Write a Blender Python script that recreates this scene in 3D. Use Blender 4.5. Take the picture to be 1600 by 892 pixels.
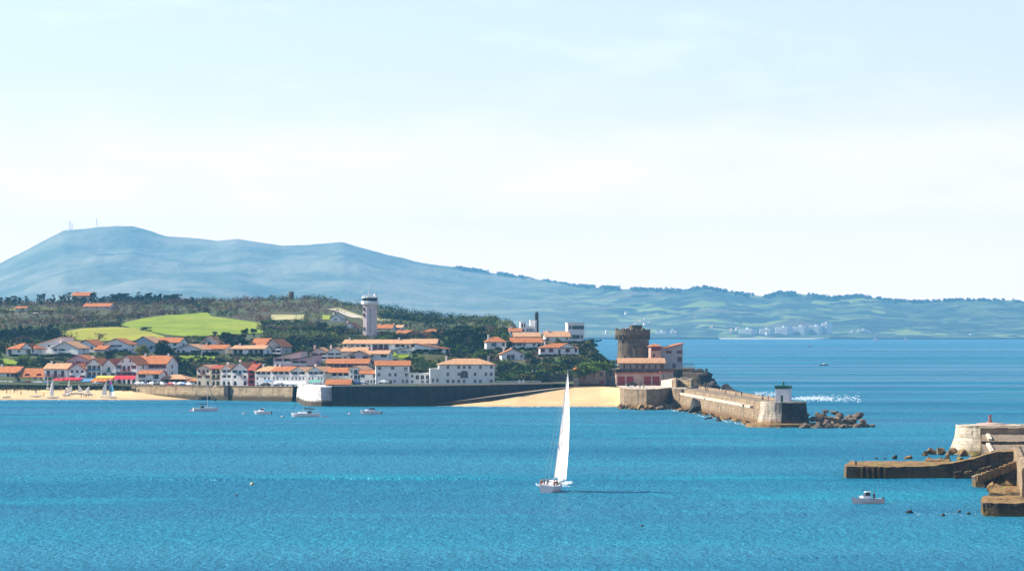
import bpy, bmesh, math, random
import numpy as np
from mathutils import Vector, Matrix, noise
random.seed(7); RNG = np.random.default_rng(7)
R = math.radians
SC = bpy.context.scene
COL = SC.collection
for o in list(bpy.data.objects): bpy.data.objects.remove(o)

# ------------------------------------------------------------------ camera
CH, F, PY0 = 28.0, 6400.0, 516.0        # eye height, focal length in px of a 1600 px wide frame, horizon row
cd = bpy.data.cameras.new('camera'); cam = bpy.data.objects.new('camera', cd); COL.objects.link(cam)
cam.location = (0, 0, CH); cam.rotation_euler = (R(90), 0, 0)
cd.sensor_width = 36; cd.lens = 36*F/1600; cd.shift_y = (PY0-446)/1600
cd.clip_start = 1; cd.clip_end = 60000
SC.camera = cam
# ------------------------------------------------------------------ world
SUN_EL, SUN_AZ = 38.0, 16.0              # elevation; degrees behind the left-right line
svec = Vector((-math.cos(R(SUN_AZ))*math.cos(R(SUN_EL)), math.sin(R(SUN_AZ))*math.cos(R(SUN_EL)), math.sin(R(SUN_EL))))
W = bpy.data.worlds.new('World'); SC.world = W; W.use_nodes = True
nt = W.node_tree; nt.nodes.clear()
wo = nt.nodes.new('ShaderNodeOutputWorld'); bg = nt.nodes.new('ShaderNodeBackground')
sky = nt.nodes.new('ShaderNodeTexSky'); sky.sky_type = 'NISHITA'; sky.sun_disc = False
sky.sun_elevation = R(SUN_EL); sky.sun_rotation = math.atan2(svec.x, svec.y)
sky.air_density = 1.0; sky.dust_density = 0.2; sky.ozone_density = 1.3; sky.altitude = 0
bg.inputs['Strength'].default_value = 0.092
tc = nt.nodes.new('ShaderNodeTexCoord'); mp = nt.nodes.new('ShaderNodeMapping'); mp.inputs['Scale'].default_value = (9, 9, 34)
n1 = nt.nodes.new('ShaderNodeTexNoise'); n1.inputs['Scale'].default_value = 2.2; n1.inputs['Detail'].default_value = 7; n1.inputs['Roughness'].default_value = 0.55
rp = nt.nodes.new('ShaderNodeValToRGB'); rp.color_ramp.elements[0].position = 0.58; rp.color_ramp.elements[1].position = 0.85
rp.color_ramp.elements[1].color = (0.30, 0.30, 0.30, 1)
mx = nt.nodes.new('ShaderNodeMix'); mx.data_type = 'RGBA'; mx.inputs[7].default_value = (9, 9, 9, 1)
# a bright veil of thin cloud lying low over the horizon
sx = nt.nodes.new('ShaderNodeSeparateXYZ'); nt.links.new(tc.outputs['Generated'], sx.inputs[0])
n3 = nt.nodes.new('ShaderNodeTexNoise'); n3.inputs['Scale'].default_value = 3; n3.inputs['Detail'].default_value = 5; nt.links.new(mp.outputs[0], n3.inputs['Vector'])
ad = nt.nodes.new('ShaderNodeMath'); ad.operation = 'MULTIPLY_ADD'; ad.inputs[1].default_value = 0.018; nt.links.new(n3.outputs['Fac'], ad.inputs[0]); nt.links.new(sx.outputs['Z'], ad.inputs[2])
vr = nt.nodes.new('ShaderNodeMapRange'); vr.interpolation_type = 'SMOOTHSTEP'; vr.inputs['From Min'].default_value = 0.075; vr.inputs['From Max'].default_value = 0.02; vr.inputs['To Max'].default_value = 0.9; nt.links.new(ad.outputs[0], vr.inputs['Value'])
veil = nt.nodes.new('ShaderNodeMix'); veil.data_type = 'RGBA'; veil.inputs[7].default_value = (11.0, 8.6, 7.3, 1); nt.links.new(vr.outputs[0], veil.inputs[0])
nt.links.new(tc.outputs['Generated'], mp.inputs[0]); nt.links.new(mp.outputs[0], n1.inputs['Vector'])
nt.links.new(n1.outputs['Fac'], rp.inputs[0]); nt.links.new(rp.outputs[0], mx.inputs[0])
tn = nt.nodes.new('ShaderNodeMix'); tn.data_type = 'RGBA'; tn.blend_type = 'MULTIPLY'; tn.inputs[0].default_value = 1; tn.inputs[7].default_value = (1.01, 0.895, 0.985, 1); nt.links.new(sky.outputs[0], tn.inputs[6]); nt.links.new(tn.outputs[2], mx.inputs[6]); nt.links.new(mx.outputs[2], veil.inputs[6]); nt.links.new(veil.outputs[2], bg.inputs['Color']); nt.links.new(bg.outputs[0], wo.inputs[0])
# ------------------------------------------------------------------ sun, exposure
sd = bpy.data.lights.new('sun', 'SUN'); sd.energy = 4.9; sd.angle = R(0.5); sd.color = (1, 0.94, 0.84)
so = bpy.data.objects.new('sun', sd); COL.objects.link(so); so.rotation_euler = (-svec).to_track_quat('-Z', 'Y').to_euler()
SC.view_settings.view_transform = 'Standard'; SC.view_settings.look = 'None'
SC.view_settings.exposure = 1.0; SC.view_settings.gamma = 1
SC.cycles.max_bounces = 5; SC.cycles.diffuse_bounces = 2; SC.cycles.glossy_bounces = 2; SC.cycles.transparent_max_bounces = 6
SC.cycles.volume_bounces = 0; SC.cycles.transmission_bounces = 2; SC.cycles.caustics_reflective = False; SC.cycles.caustics_refractive = False

# ------------------------------------------------------------------ helpers
def PX(px, D): return (px-800)/F*D
def PZ(py, D): return CH+(PY0-py)/F*D
def WP(px, py): D = CH*F/(py-PY0); return Vector((PX(px, D), D, 0))
def lerp(a, b, t): return a+(b-a)*t

MATS = {}
def mat(name, c1, c2=None, scale=1.0, rough=0.85, bump=0.0, bscale=None, spec=0.3, detail=6, lo=0.35, hi=0.65, metal=0, stretch=None, obj=False):
    """two-tone noise material in world (or object) coordinates, in metres"""
    if name in MATS: return MATS[name]
    m = bpy.data.materials.new(name); m.use_nodes = True; MATS[name] = m
    t = m.node_tree; b = t.nodes['Principled BSDF']
    b.inputs['Roughness'].default_value = rough; b.inputs['Specular IOR Level'].default_value = spec; b.inputs['Metallic'].default_value = metal
    c2 = c2 or tuple(x*0.72 for x in c1)
    if obj: src = t.nodes.new('ShaderNodeTexCoord').outputs['Object']
    else: src = t.nodes.new('ShaderNodeNewGeometry').outputs['Position']
    if stretch:
        mm = t.nodes.new('ShaderNodeMapping'); mm.inputs['Scale'].default_value = stretch; t.links.new(src, mm.inputs[0]); src = mm.outputs[0]
    n = t.nodes.new('ShaderNodeTexNoise'); n.inputs['Scale'].default_value = scale; n.inputs['Detail'].default_value = detail; n.inputs['Roughness'].default_value = 0.6
    r = t.nodes.new('ShaderNodeValToRGB'); e = r.color_ramp.elements
    e[0].position = lo; e[1].position = hi; e[0].color = (*c2, 1); e[1].color = (*c1, 1)
    t.links.new(src, n.inputs['Vector']); t.links.new(n.outputs['Fac'], r.inputs[0]); t.links.new(r.outputs[0], b.inputs['Base Color'])
    if bump:
        n2 = t.nodes.new('ShaderNodeTexNoise'); n2.inputs['Scale'].default_value = bscale or scale*4; n2.inputs['Detail'].default_value = 4
        bp = t.nodes.new('ShaderNodeBump'); bp.inputs['Distance'].default_value = bump
        t.links.new(src, n2.inputs['Vector']); t.links.new(n2.outputs['Fac'], bp.inputs['Height']); t.links.new(bp.outputs[0], b.inputs['Normal'])
    return m
def mixin(m, col, scale, lo, hi, stretch=None, mask=None):
    """lay another tone over the base colour where a noise (or a height band) says so"""
    t = m.node_tree; b = t.nodes['Principled BSDF']; old = b.inputs['Base Color'].links[0].from_socket
    g = t.nodes.new('ShaderNodeNewGeometry'); src = g.outputs['Position']
    if mask is not None:                       # (z_low, z_high, raggedness): fully on below z_low
        s = t.nodes.new('ShaderNodeSeparateXYZ'); t.links.new(src, s.inputs[0])
        n = t.nodes.new('ShaderNodeTexNoise'); n.inputs['Scale'].default_value = scale; n.inputs['Detail'].default_value = 5; t.links.new(src, n.inputs['Vector'])
        ma = t.nodes.new('ShaderNodeMath'); ma.operation = 'MULTIPLY_ADD'; t.links.new(n.outputs['Fac'], ma.inputs[0]); ma.inputs[1].default_value = mask[2]; t.links.new(s.outputs['Z'], ma.inputs[2])
        mr = t.nodes.new('ShaderNodeMapRange'); mr.inputs['From Min'].default_value = mask[1]+mask[2]*0.5; mr.inputs['From Max'].default_value = mask[0]+mask[2]*0.5
        t.links.new(ma.outputs[0], mr.inputs['Value']); fac = mr.outputs[0]
    else:
        if stretch:
            mm = t.nodes.new('ShaderNodeMapping'); mm.inputs['Scale'].default_value = stretch; t.links.new(src, mm.inputs[0]); src = mm.outputs[0]
        n = t.nodes.new('ShaderNodeTexNoise'); n.inputs['Scale'].default_value = scale; n.inputs['Detail'].default_value = 6; t.links.new(src, n.inputs['Vector'])
        mr = t.nodes.new('ShaderNodeMapRange'); mr.inputs['From Min'].default_value = lo; mr.inputs['From Max'].default_value = hi
        t.links.new(n.outputs['Fac'], mr.inputs['Value']); fac = mr.outputs[0]
    x = t.nodes.new('ShaderNodeMix'); x.data_type = 'RGBA'; x.inputs[7].default_value = (*col, 1)
    t.links.new(fac, x.inputs[0]); t.links.new(old, x.inputs[6]); t.links.new(x.outputs[2], b.inputs['Base Color'])
    return m

def tag(o, label=None, cat=None, group=None, kind=None):
    if label: o['label'] = label
    if cat: o['category'] = cat
    if group: o['group'] = group
    if kind: o['kind'] = kind
    return o
def empty(name, loc=(0, 0, 0), rz=0, label=None, cat=None, group=None):
    o = bpy.data.objects.new(name, None); COL.objects.link(o); o.location = loc; o.rotation_euler = (0, 0, rz); o.empty_display_size = 0.5
    return tag(o, label, cat, group)
def kids(o): return [c for c in bpy.data.objects if c.parent == o]
class MB:
    def __init__(s): s.v = []; s.f = []; s.mi = []
    def poly(s, pts, m=0):
        k = len(s.v); s.v += [tuple(p) for p in pts]; s.f.append(tuple(range(k, k+len(pts)))); s.mi.append(m); return s
    def box(s, x0, x1, y0, y1, z0, z1, m=0, rot=None, org=(0, 0, 0)):
        P = [(x0, y0, z0), (x1, y0, z0), (x1, y1, z0), (x0, y1, z0), (x0, y0, z1), (x1, y0, z1), (x1, y1, z1), (x0, y1, z1)]
        if rot is not None: P = [tuple(rot @ Vector(p)+Vector(org)) for p in P]
        k = len(s.v); s.v += P
        for q in ((0, 3, 2, 1), (4, 5, 6, 7), (0, 1, 5, 4), (1, 2, 6, 5), (2, 3, 7, 6), (3, 0, 4, 7)): s.f.append(tuple(k+i for i in q)); s.mi.append(m)
        return s
    def prism(s, pts, z0, z1, m=0, mt=None, scale_top=None, ctr=None):
        """vertical prism of an xy polygon (anticlockwise); scale_top tapers it"""
        n = len(pts); k = len(s.v)
        zt = z1 if hasattr(z1, '__len__') else [z1]*n; zb = z0 if hasattr(z0, '__len__') else [z0]*n
        c = ctr or (sum(p[0] for p in pts)/n, sum(p[1] for p in pts)/n)
        s.v += [(p[0], p[1], zb[i]) for i, p in enumerate(pts)]
        q = scale_top or 1
        s.v += [(c[0]+(p[0]-c[0])*q, c[1]+(p[1]-c[1])*q, zt[i]) for i, p in enumerate(pts)]
        for i in range(n):
            j = (i+1) % n; s.f.append((k+i, k+j, k+n+j, k+n+i)); s.mi.append(m)
        s.f.append(tuple(k+n+i for i in range(n))); s.mi.append(m if mt is None else mt)
        s.f.append(tuple(k+n-1-i for i in range(n))); s.mi.append(m)
        return s
    def lathe(s, prof, n=24, c=(0, 0), m=0, cap=True, a0=0, a1=2*math.pi):
        k = len(s.v); full = abs(a1-a0-2*math.pi) < 1e-6; nn = n if full else n+1
        for r, z in prof:
            for i in range(nn):
                a = a0+(a1-a0)*i/n; s.v.append((c[0]+r*math.cos(a), c[1]+r*math.sin(a), z))
        for j in range(len(prof)-1):
            for i in range(n):
                i2 = (i+1) % nn; s.f.append((k+j*nn+i, k+j*nn+i2, k+(j+1)*nn+i2, k+(j+1)*nn+i)); s.mi.append(m)
        if cap:
            s.f.append(tuple(k+(len(prof)-1)*nn+i for i in range(nn))); s.mi.append(m)
            s.f.append(tuple(k+nn-1-i for i in range(nn))); s.mi.append(m)
        return s
    def tube(s, pts, r, n=6, m=0):
        pts = [Vector(p) for p in pts]; rs = r if hasattr(r, '__len__') else [r]*len(pts); k = len(s.v)
        for i, p in enumerate(pts):
            d = (pts[min(i+1, len(pts)-1)]-pts[max(i-1, 0)]).normalized()
            u = d.cross(Vector((0, 1, 0))) if abs(d.y) < 0.9 else d.cross(Vector((1, 0, 0)))
            u.normalize(); w = d.cross(u)
            for j in range(n):
                a = 2*math.pi*j/n; s.v.append(tuple(p+(u*math.cos(a)+w*math.sin(a))*rs[i]))
        for i in range(len(pts)-1):
            for j in range(n):
                j2 = (j+1) % n; s.f.append((k+i*n+j, k+i*n+j2, k+(i+1)*n+j2, k+(i+1)*n+j)); s.mi.append(m)
        s.f.append(tuple(k+n-1-j for j in range(n))); s.mi.append(m)
        s.f.append(tuple(k+(len(pts)-1)*n+j for j in range(n))); s.mi.append(m)
        return s
    def build(s, name, mats, parent=None, smooth=False, bevel=0, fix=True):
        me = bpy.data.meshes.new(name); me.from_pydata(s.v, [], s.f)
        for m in (mats if isinstance(mats, (list, tuple)) else [mats]): me.materials.append(m)
        me.polygons.foreach_set('material_index', s.mi)
        if smooth: me.polygons.foreach_set('use_smooth', [True]*len(s.f))
        if fix:
            b = bmesh.new(); b.from_mesh(me); bmesh.ops.recalc_face_normals(b, faces=b.faces); b.to_mesh(me); b.free()
        me.update()
        o = bpy.data.objects.new(name, me); COL.objects.link(o)
        if parent: o.parent = parent
        if bevel:
            q = o.modifiers.new('bevel', 'BEVEL'); q.width = bevel; q.segments = 2; q.limit_method = 'ANGLE'
        return o
def quads(name, V, mats, mi=None, parent=None, smooth=False):
    """V: (n,4,3) float array of loose quads"""
    n = len(V); me = bpy.data.meshes.new(name); me.vertices.add(n*4); me.loops.add(n*4); me.polygons.add(n)
    me.vertices.foreach_set('co', np.ascontiguousarray(V, dtype=np.float32).ravel())
    me.loops.foreach_set('vertex_index', np.arange(n*4, dtype=np.int32)); me.polygons.foreach_set('loop_start', np.arange(0, n*4, 4, dtype=np.int32))
    for m in (mats if isinstance(mats, (list, tuple)) else [mats]): me.materials.append(m)
    if mi is not None: me.polygons.foreach_set('material_index', np.asarray(mi, dtype=np.int32))
    me.update(calc_edges=True); me.validate()
    o = bpy.data.objects.new(name, me); COL.objects.link(o)
    if parent: o.parent = parent
    return o
def leaves(C, Rd, n, size, flat=1.0):
    """n leaf quads in each clump: C (k,3) centres, Rd (k,) radii"""
    C = np.asarray(C, float); Rd = np.asarray(Rd, float); k = len(C)
    d = RNG.normal(size=(k, n, 3)); d /= np.linalg.norm(d, axis=2, keepdims=True)
    rad = RNG.uniform(0.45, 1.05, size=(k, n, 1))
    pos = C[:, None, :]+d*rad*Rd[:, None, None]*np.array([1, 1, flat])
    pos = pos.reshape(-1, 3); nr = d.reshape(-1, 3)+RNG.normal(size=(k*n, 3))*0.55; nr /= np.linalg.norm(nr, axis=1, keepdims=True)
    h = RNG.normal(size=nr.shape); u = np.cross(nr, h); u /= np.linalg.norm(u, axis=1, keepdims=True); w = np.cross(nr, u)
    s = (size*RNG.uniform(0.55, 1.3, size=(k*n, 1)))*0.5; u *= s; w *= s*RNG.uniform(0.5, 1, size=(k*n, 1))
    return np.stack([pos-u-w, pos+u-w*0.6, pos+u*0.8+w, pos-u*0.7+w*0.9], axis=1)

# ------------------------------------------------------------------ materials
M = {}
def wallmat(name, c, dirt=0.86):
    m = mat(name, c, tuple(x*dirt for x in c), 0.5, 0.9, 0.01, 3, spec=0.15)
    return m
M['white'] = wallmat('white_render', (0.88, 0.87, 0.84)); M['cream'] = wallmat('cream_render', (0.74, 0.66, 0.52)); M['pink'] = wallmat('pink_render', (0.72, 0.46, 0.46))
M['pale_pink'] = wallmat('pale_pink_render', (0.76, 0.60, 0.58)); M['grey_wall'] = wallmat('grey_render', (0.48, 0.47, 0.45)); M['blue_wall'] = wallmat('blue_grey_render', (0.42, 0.52, 0.58))
M['stone_wall'] = mat('pale_stone', (0.46, 0.38, 0.28), (0.30, 0.24, 0.17), 0.5, 0.92, 0.04, 2)
M['pink_stone'] = mat('pink_stone', (0.50, 0.34, 0.27), (0.36, 0.23, 0.18), 0.5, 0.92, 0.04, 2)
def roofmat(name, c, c2):
    m = mat(name, c, c2, 0.9, 0.85, 0.0, spec=0.2, detail=8)
    t = m.node_tree; b = t.nodes['Principled BSDF']; g = t.nodes.new('ShaderNodeTexCoord')
    w = t.nodes.new('ShaderNodeTexWave'); w.bands_direction = 'X'; w.inputs['Scale'].default_value = 1.2; w.inputs['Distortion'].default_value = 0.4
    bp = t.nodes.new('ShaderNodeBump'); bp.inputs['Distance'].default_value = 0.06; t.links.new(g.outputs['Object'], w.inputs['Vector']); t.links.new(w.outputs['Fac'], bp.inputs['Height']); t.links.new(bp.outputs[0], b.inputs['Normal'])
    mixin(m, tuple(x*0.55 for x in c2), 2.5, 0.60, 0.75); return m
M['tile'] = roofmat('orange_tile', (0.56, 0.21, 0.07), (0.36, 0.12, 0.045)); M['tile_pale'] = roofmat('pale_tile', (0.68, 0.39, 0.20), (0.48, 0.25, 0.13))
M['tile_dark'] = roofmat('red_tile', (0.46, 0.10, 0.05), (0.30, 0.07, 0.04)); M['roof_grey'] = mat('roof_grey', (0.45, 0.42, 0.38), None, 1)
M['glass'] = mat('window_glass', (0.03, 0.045, 0.06), (0.015, 0.02, 0.03), 0.6, 0.12, spec=0.5)
M['frame'] = mat('white_joinery', (0.7, 0.7, 0.68), (0.6, 0.6, 0.58), 2, 0.5)
M['burgundy'] = mat('burgundy_paint', (0.26, 0.025, 0.03), (0.18, 0.02, 0.025), 2, 0.5); M['green_paint'] = mat('green_paint', (0.02, 0.13, 0.08), (0.015, 0.09, 0.06), 2, 0.5)
M['blue_paint'] = mat('blue_paint', (0.05, 0.16, 0.24), (0.04, 0.12, 0.2), 2, 0.5); M['brown_paint'] = mat('brown_paint', (0.10, 0.045, 0.03), (0.07, 0.03, 0.02), 2, 0.6)
M['red_door'] = mat('red_door_paint', (0.34, 0.035, 0.03), (0.24, 0.03, 0.025), 1.5, 0.6)
M['red_cloth'] = mat('red_awning', (0.62, 0.03, 0.05), (0.5, 0.025, 0.04), 2, 0.8); M['yellow_cloth'] = mat('yellow_awning', (0.75, 0.55, 0.10), None, 2, 0.8)
M['orange_cloth'] = mat('orange_parasol', (0.75, 0.22, 0.03), None, 2, 0.8); M['white_cloth'] = mat('white_cloth', (0.82, 0.82, 0.8), (0.74, 0.74, 0.73), 2, 0.8); M['green_cloth'] = mat('green_awning', (0.10, 0.42, 0.28), None, 2, 0.8)
M['blue_cloth'] = mat('blue_awning', (0.12, 0.30, 0.5), None, 2, 0.8)
M['dark'] = mat('dark_metal', (0.03, 0.03, 0.035), None, 2, 0.5); M['black_rubber'] = mat('black_rubber', (0.02, 0.02, 0.02), None, 3, 0.9); M['grey_metal'] = mat('grey_metal', (0.4, 0.41, 0.42), None, 2, 0.4, metal=0.6)
M['gel'] = mat('white_gelcoat', (0.92, 0.91, 0.88), (0.88, 0.87, 0.84), 1, 0.35, spec=0.5, obj=True)
M['wood'] = mat('weathered_wood', (0.25, 0.17, 0.10), (0.16, 0.11, 0.07), 2, 0.85)
def masonry(name, c, c2, weed=(0.06, 0.045, 0.02), zt=(1.4, 2.6), stain=True):
    m = mat(name, c, c2, 0.35, 0.95, 0.10, 1.6, detail=9)
    t = m.node_tree; b = t.nodes['Principled BSDF']
    g = t.nodes.new('ShaderNodeNewGeometry'); sp = t.nodes.new('ShaderNodeSeparateXYZ'); t.links.new(g.outputs['Position'], sp.inputs[0])
    ax = t.nodes.new('ShaderNodeMath'); ax.operation = 'MULTIPLY_ADD'; t.links.new(sp.outputs['Y'], ax.inputs[0]); ax.inputs[1].default_value = .55; t.links.new(sp.outputs['X'], ax.inputs[2])
    cb = t.nodes.new('ShaderNodeCombineXYZ'); t.links.new(ax.outputs[0], cb.inputs[0]); t.links.new(sp.outputs['Z'], cb.inputs[1])
    br = t.nodes.new('ShaderNodeTexBrick'); br.inputs['Scale'].default_value = .55; br.inputs['Brick Width'].default_value = 1.0; br.inputs['Row Height'].default_value = .42; br.inputs['Mortar Size'].default_value = .035; br.inputs['Color1'].default_value = (1, 1, 1, 1); br.inputs['Color2'].default_value = (.66, .66, .66, 1); br.inputs['Mortar'].default_value = (.42, .4, .38, 1)
    t.links.new(cb.outputs[0], br.inputs['Vector']); xm = t.nodes.new('ShaderNodeMix'); xm.data_type = 'RGBA'; xm.blend_type = 'MULTIPLY'; xm.inputs[0].default_value = .75
    t.links.new(b.inputs['Base Color'].links[0].from_socket, xm.inputs[6]); t.links.new(br.outputs['Color'], xm.inputs[7]); t.links.new(xm.outputs[2], b.inputs['Base Color'])
    if stain: mixin(m, tuple(x*0.42 for x in c2), 0.5, 0.52, 0.72, stretch=(1, 1, 0.12))
    mixin(m, tuple(x*0.5 for x in c2), 1.7, 0.60, 0.70)
    if weed: mixin(m, weed, 0.5, 0, 0, mask=(zt[0], zt[1], 1.6))
    return m
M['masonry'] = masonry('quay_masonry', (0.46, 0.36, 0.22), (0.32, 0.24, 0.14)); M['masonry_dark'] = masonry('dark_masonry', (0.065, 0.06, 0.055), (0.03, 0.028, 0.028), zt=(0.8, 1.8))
M['white_masonry'] = masonry('whitewashed_masonry', (0.78, 0.76, 0.70), (0.64, 0.60, 0.52), zt=(1.6, 2.4), stain=False)
M['dike'] = masonry('dike_masonry', (0.42, 0.30, 0.17), (0.27, 0.19, 0.11), (0.16, 0.08, 0.025), (0.8, 2.2)); M['fort'] = masonry('fort_stone', (0.25, 0.19, 0.115), (0.10, 0.08, 0.06), None)
M['paving'] = mat('quay_paving', (0.52, 0.44, 0.34), (0.40, 0.33, 0.25), 0.4, 0.9, 0.02)
M['deck_stone'] = mat('deck_stone', (0.27, 0.20, 0.125), (0.16, 0.115, 0.07), 0.5, 0.9, 0.05, 2); mixin(M['deck_stone'], (0.38, 0.31, 0.23), 0.9, 0.60, 0.75)
M['weed_stone'] = mat('weed_stone', (0.30, 0.17, 0.06), (0.14, 0.08, 0.03), 0.7, 0.9, 0.15, 2); mixin(M['weed_stone'], (0.20, 0.20, 0.03), 0.6, 0.55, 0.7)
M['rock'] = mat('rock', (0.27, 0.19, 0.11), (0.045, 0.033, 0.024), 0.5, 0.95, 0.25, 1.5, obj=True); M['rock_dark'] = mat('rock_dark', (0.05, 0.045, 0.04), (0.025, 0.023, 0.02), 0.5, 0.9, 0.2, 1.5)
M['pale_line'] = mat('pale_coping', (0.62, 0.54, 0.42), (0.42, 0.35, 0.25), 1.3, 0.9)
M['sand'] = mat('sand', (0.66, 0.46, 0.22), (0.56, 0.38, 0.18), 0.08, 0.95, 0.05, 1.5); mixin(M['sand'], (0.42, 0.29, 0.14), 0, 0, 0, mask=(0.1, 0.9, 0.5))
M['grass'] = mat('field_grass', (0.22, 0.285, 0.0), (0.15, 0.215, 0.0), 0.03, 0.95, 0.2, 0.6)
mixin(M['grass'], (0.27, 0.29, 0.02), 0.02, .5, .7, (1, .4, 1)); mixin(M['grass'], (0.12, 0.18, 0.005), 0.12, .55, .75, (1, .25, 1)); M['field_pale'] = mat('field_pale_grass', (0.31, 0.29, 0.015), (0.22, 0.23, 0.012), 0.03, 0.95, 0.2, 0.6); M['field_straw'] = mat('field_straw', (0.42, 0.36, 0.16), (0.30, 0.28, 0.12), 0.05, 0.95, 0.2, 0.6)
M['ground'] = mat('hill_ground', (0.055, 0.07, 0.012), (0.07, 0.05, 0.02), 0.02, 0.95, 0.3, 0.3); mixin(M['ground'], (0.045, 0.075, 0.018), 0.035, 0.48, 0.62)
M['path'] = mat('path_gravel', (0.55, 0.48, 0.36), None, 0.3)
def leafmat(name, c, c2, tr=0.25):
    m = mat(name, c, c2, 0.25, 0.8, spec=0.15, detail=8, lo=0.3, hi=0.7); b = m.node_tree.nodes['Principled BSDF']
    t = m.node_tree; oi = t.nodes.new('ShaderNodeObjectInfo'); hv = t.nodes.new('ShaderNodeHueSaturation'); mr = t.nodes.new('ShaderNodeMapRange'); mr.inputs['To Min'].default_value = 0.7; mr.inputs['To Max'].default_value = 1.35
    t.links.new(oi.outputs['Random'], mr.inputs['Value']); t.links.new(mr.outputs[0], hv.inputs['Value']); old = b.inputs['Base Color'].links[0].from_socket
    t.links.new(old, hv.inputs['Color']); t.links.new(hv.outputs[0], b.inputs['Base Color']); return m
M['leaf_dark'] = leafmat('dark_foliage', (0.018, 0.042, 0.014), (0.008, 0.02, 0.009)); M['leaf_green'] = leafmat('green_foliage', (0.095, 0.155, 0.012), (0.04, 0.08, 0.01))
M['leaf_olive'] = leafmat('olive_foliage', (0.145, 0.135, 0.02), (0.07, 0.075, 0.012)); M['leaf_bright'] = leafmat('bright_foliage', (0.14, 0.22, 0.02), (0.07, 0.13, 0.015))
M['leaf_yellow'] = leafmat('yellow_foliage', (0.34, 0.33, 0.05), (0.22, 0.23, 0.04)); M['twig'] = leafmat('bare_twigs', (0.165, 0.10, 0.06), (0.085, 0.055, 0.035))
M['twig_red'] = leafmat('rusty_twigs', (0.24, 0.12, 0.08), (0.14, 0.075, 0.055)); M['rust_leaf'] = leafmat('rusty_foliage', (0.30, 0.13, 0.03), (0.18, 0.08, 0.02)); M['bark'] = mat('bark', (0.12, 0.085, 0.06), None, 2, 0.95, 0.03)
M['foam'] = mat('foam', (0.66, 0.72, 0.74), (0.40, 0.52, 0.58), 1.5, 0.8); M['asphalt'] = mat('asphalt', (0.09, 0.09, 0.085), None, 0.5)

# ------------------------------------------------------------------ sea
m = mat('sea_water', (0.026, 0.255, 0.345), (0.022, 0.210, 0.305), 0.012, 0.28, spec=0.04, detail=6, stretch=(0.35, 1, 1), lo=0.38, hi=0.62)
t = m.node_tree; b = t.nodes['Principled BSDF']; b.inputs['IOR'].default_value = 1.33
g = t.nodes.new('ShaderNodeNewGeometry')
def wn(scale, st, det=3):
    q = t.nodes.new('ShaderNodeMapping'); q.inputs['Scale'].default_value = st; q.inputs['Rotation'].default_value = (0, 0, R(8)); n = t.nodes.new('ShaderNodeTexNoise'); n.inputs['Scale'].default_value = scale; n.inputs['Detail'].default_value = det; n.inputs['Roughness'].default_value = 0.65
    t.links.new(g.outputs['Position'], q.inputs[0]); t.links.new(q.outputs[0], n.inputs['Vector']); return n.outputs['Fac']
a1, a2 = wn(1.1, (1, 0.3, 1), 5), wn(0.25, (1, .4, 1), 4)
mixin(m, (0.010, 0.14, 0.22), 1.5, .50, .84, (1, 0.20, 1)); mixin(m, (0.05, 0.36, 0.44), 1.2, .54, .84, (1, 0.20, 1)); mixin(m, (0.010, 0.165, 0.27), 0.010, .46, .66, (.35, 1, 1)); mixin(m, (0.02, 0.34, 0.42), 0.02, .54, .76, (.5, 1, 1))  # fine dark and pale flecks put ripple light and reflection into the colour
mm = t.nodes.new('ShaderNodeMath'); mm.operation = 'MULTIPLY_ADD'; t.links.new(a2, mm.inputs[0]); mm.inputs[1].default_value = 2.0; t.links.new(a1, mm.inputs[2])
bp = t.nodes.new('ShaderNodeBump'); bp.inputs['Distance'].default_value = 1.1; bp.inputs['Strength'].default_value = 1.0; t.links.new(mm.outputs[0], bp.inputs['Height']); t.links.new(bp.outputs[0], b.inputs['Normal'])
gl = t.nodes.new('ShaderNodeBsdfGlossy'); gl.inputs['Roughness'].default_value = .22; df = t.nodes.new('ShaderNodeBsdfDiffuse'); ms = t.nodes.new('ShaderNodeMixShader'); ms.inputs[0].default_value = 0.10
t.links.new(b.inputs['Base Color'].links[0].from_socket, df.inputs['Color']); t.links.new(bp.outputs[0], df.inputs['Normal']); t.links.new(bp.outputs[0], gl.inputs['Normal'])
g2 = t.nodes.new('ShaderNodeBsdfGlossy'); g2.inputs['Roughness'].default_value = .55; hs = t.nodes.new('ShaderNodeHueSaturation'); hs.inputs['Value'].default_value = 1.0; m2 = t.nodes.new('ShaderNodeMixShader'); m2.inputs[0].default_value = .85
t.links.new(b.inputs['Base Color'].links[0].from_socket, hs.inputs['Color']); t.links.new(hs.outputs[0], g2.inputs['Color']); t.links.new(bp.outputs[0], g2.inputs['Normal']); t.links.new(df.outputs[0], m2.inputs[1]); t.links.new(g2.outputs[0], m2.inputs[2]); t.links.new(m2.outputs[0], ms.inputs[1]); t.links.new(gl.outputs[0], ms.inputs[2]); t.links.new(ms.outputs[0], t.nodes['Material Output'].inputs['Surface'])
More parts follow.
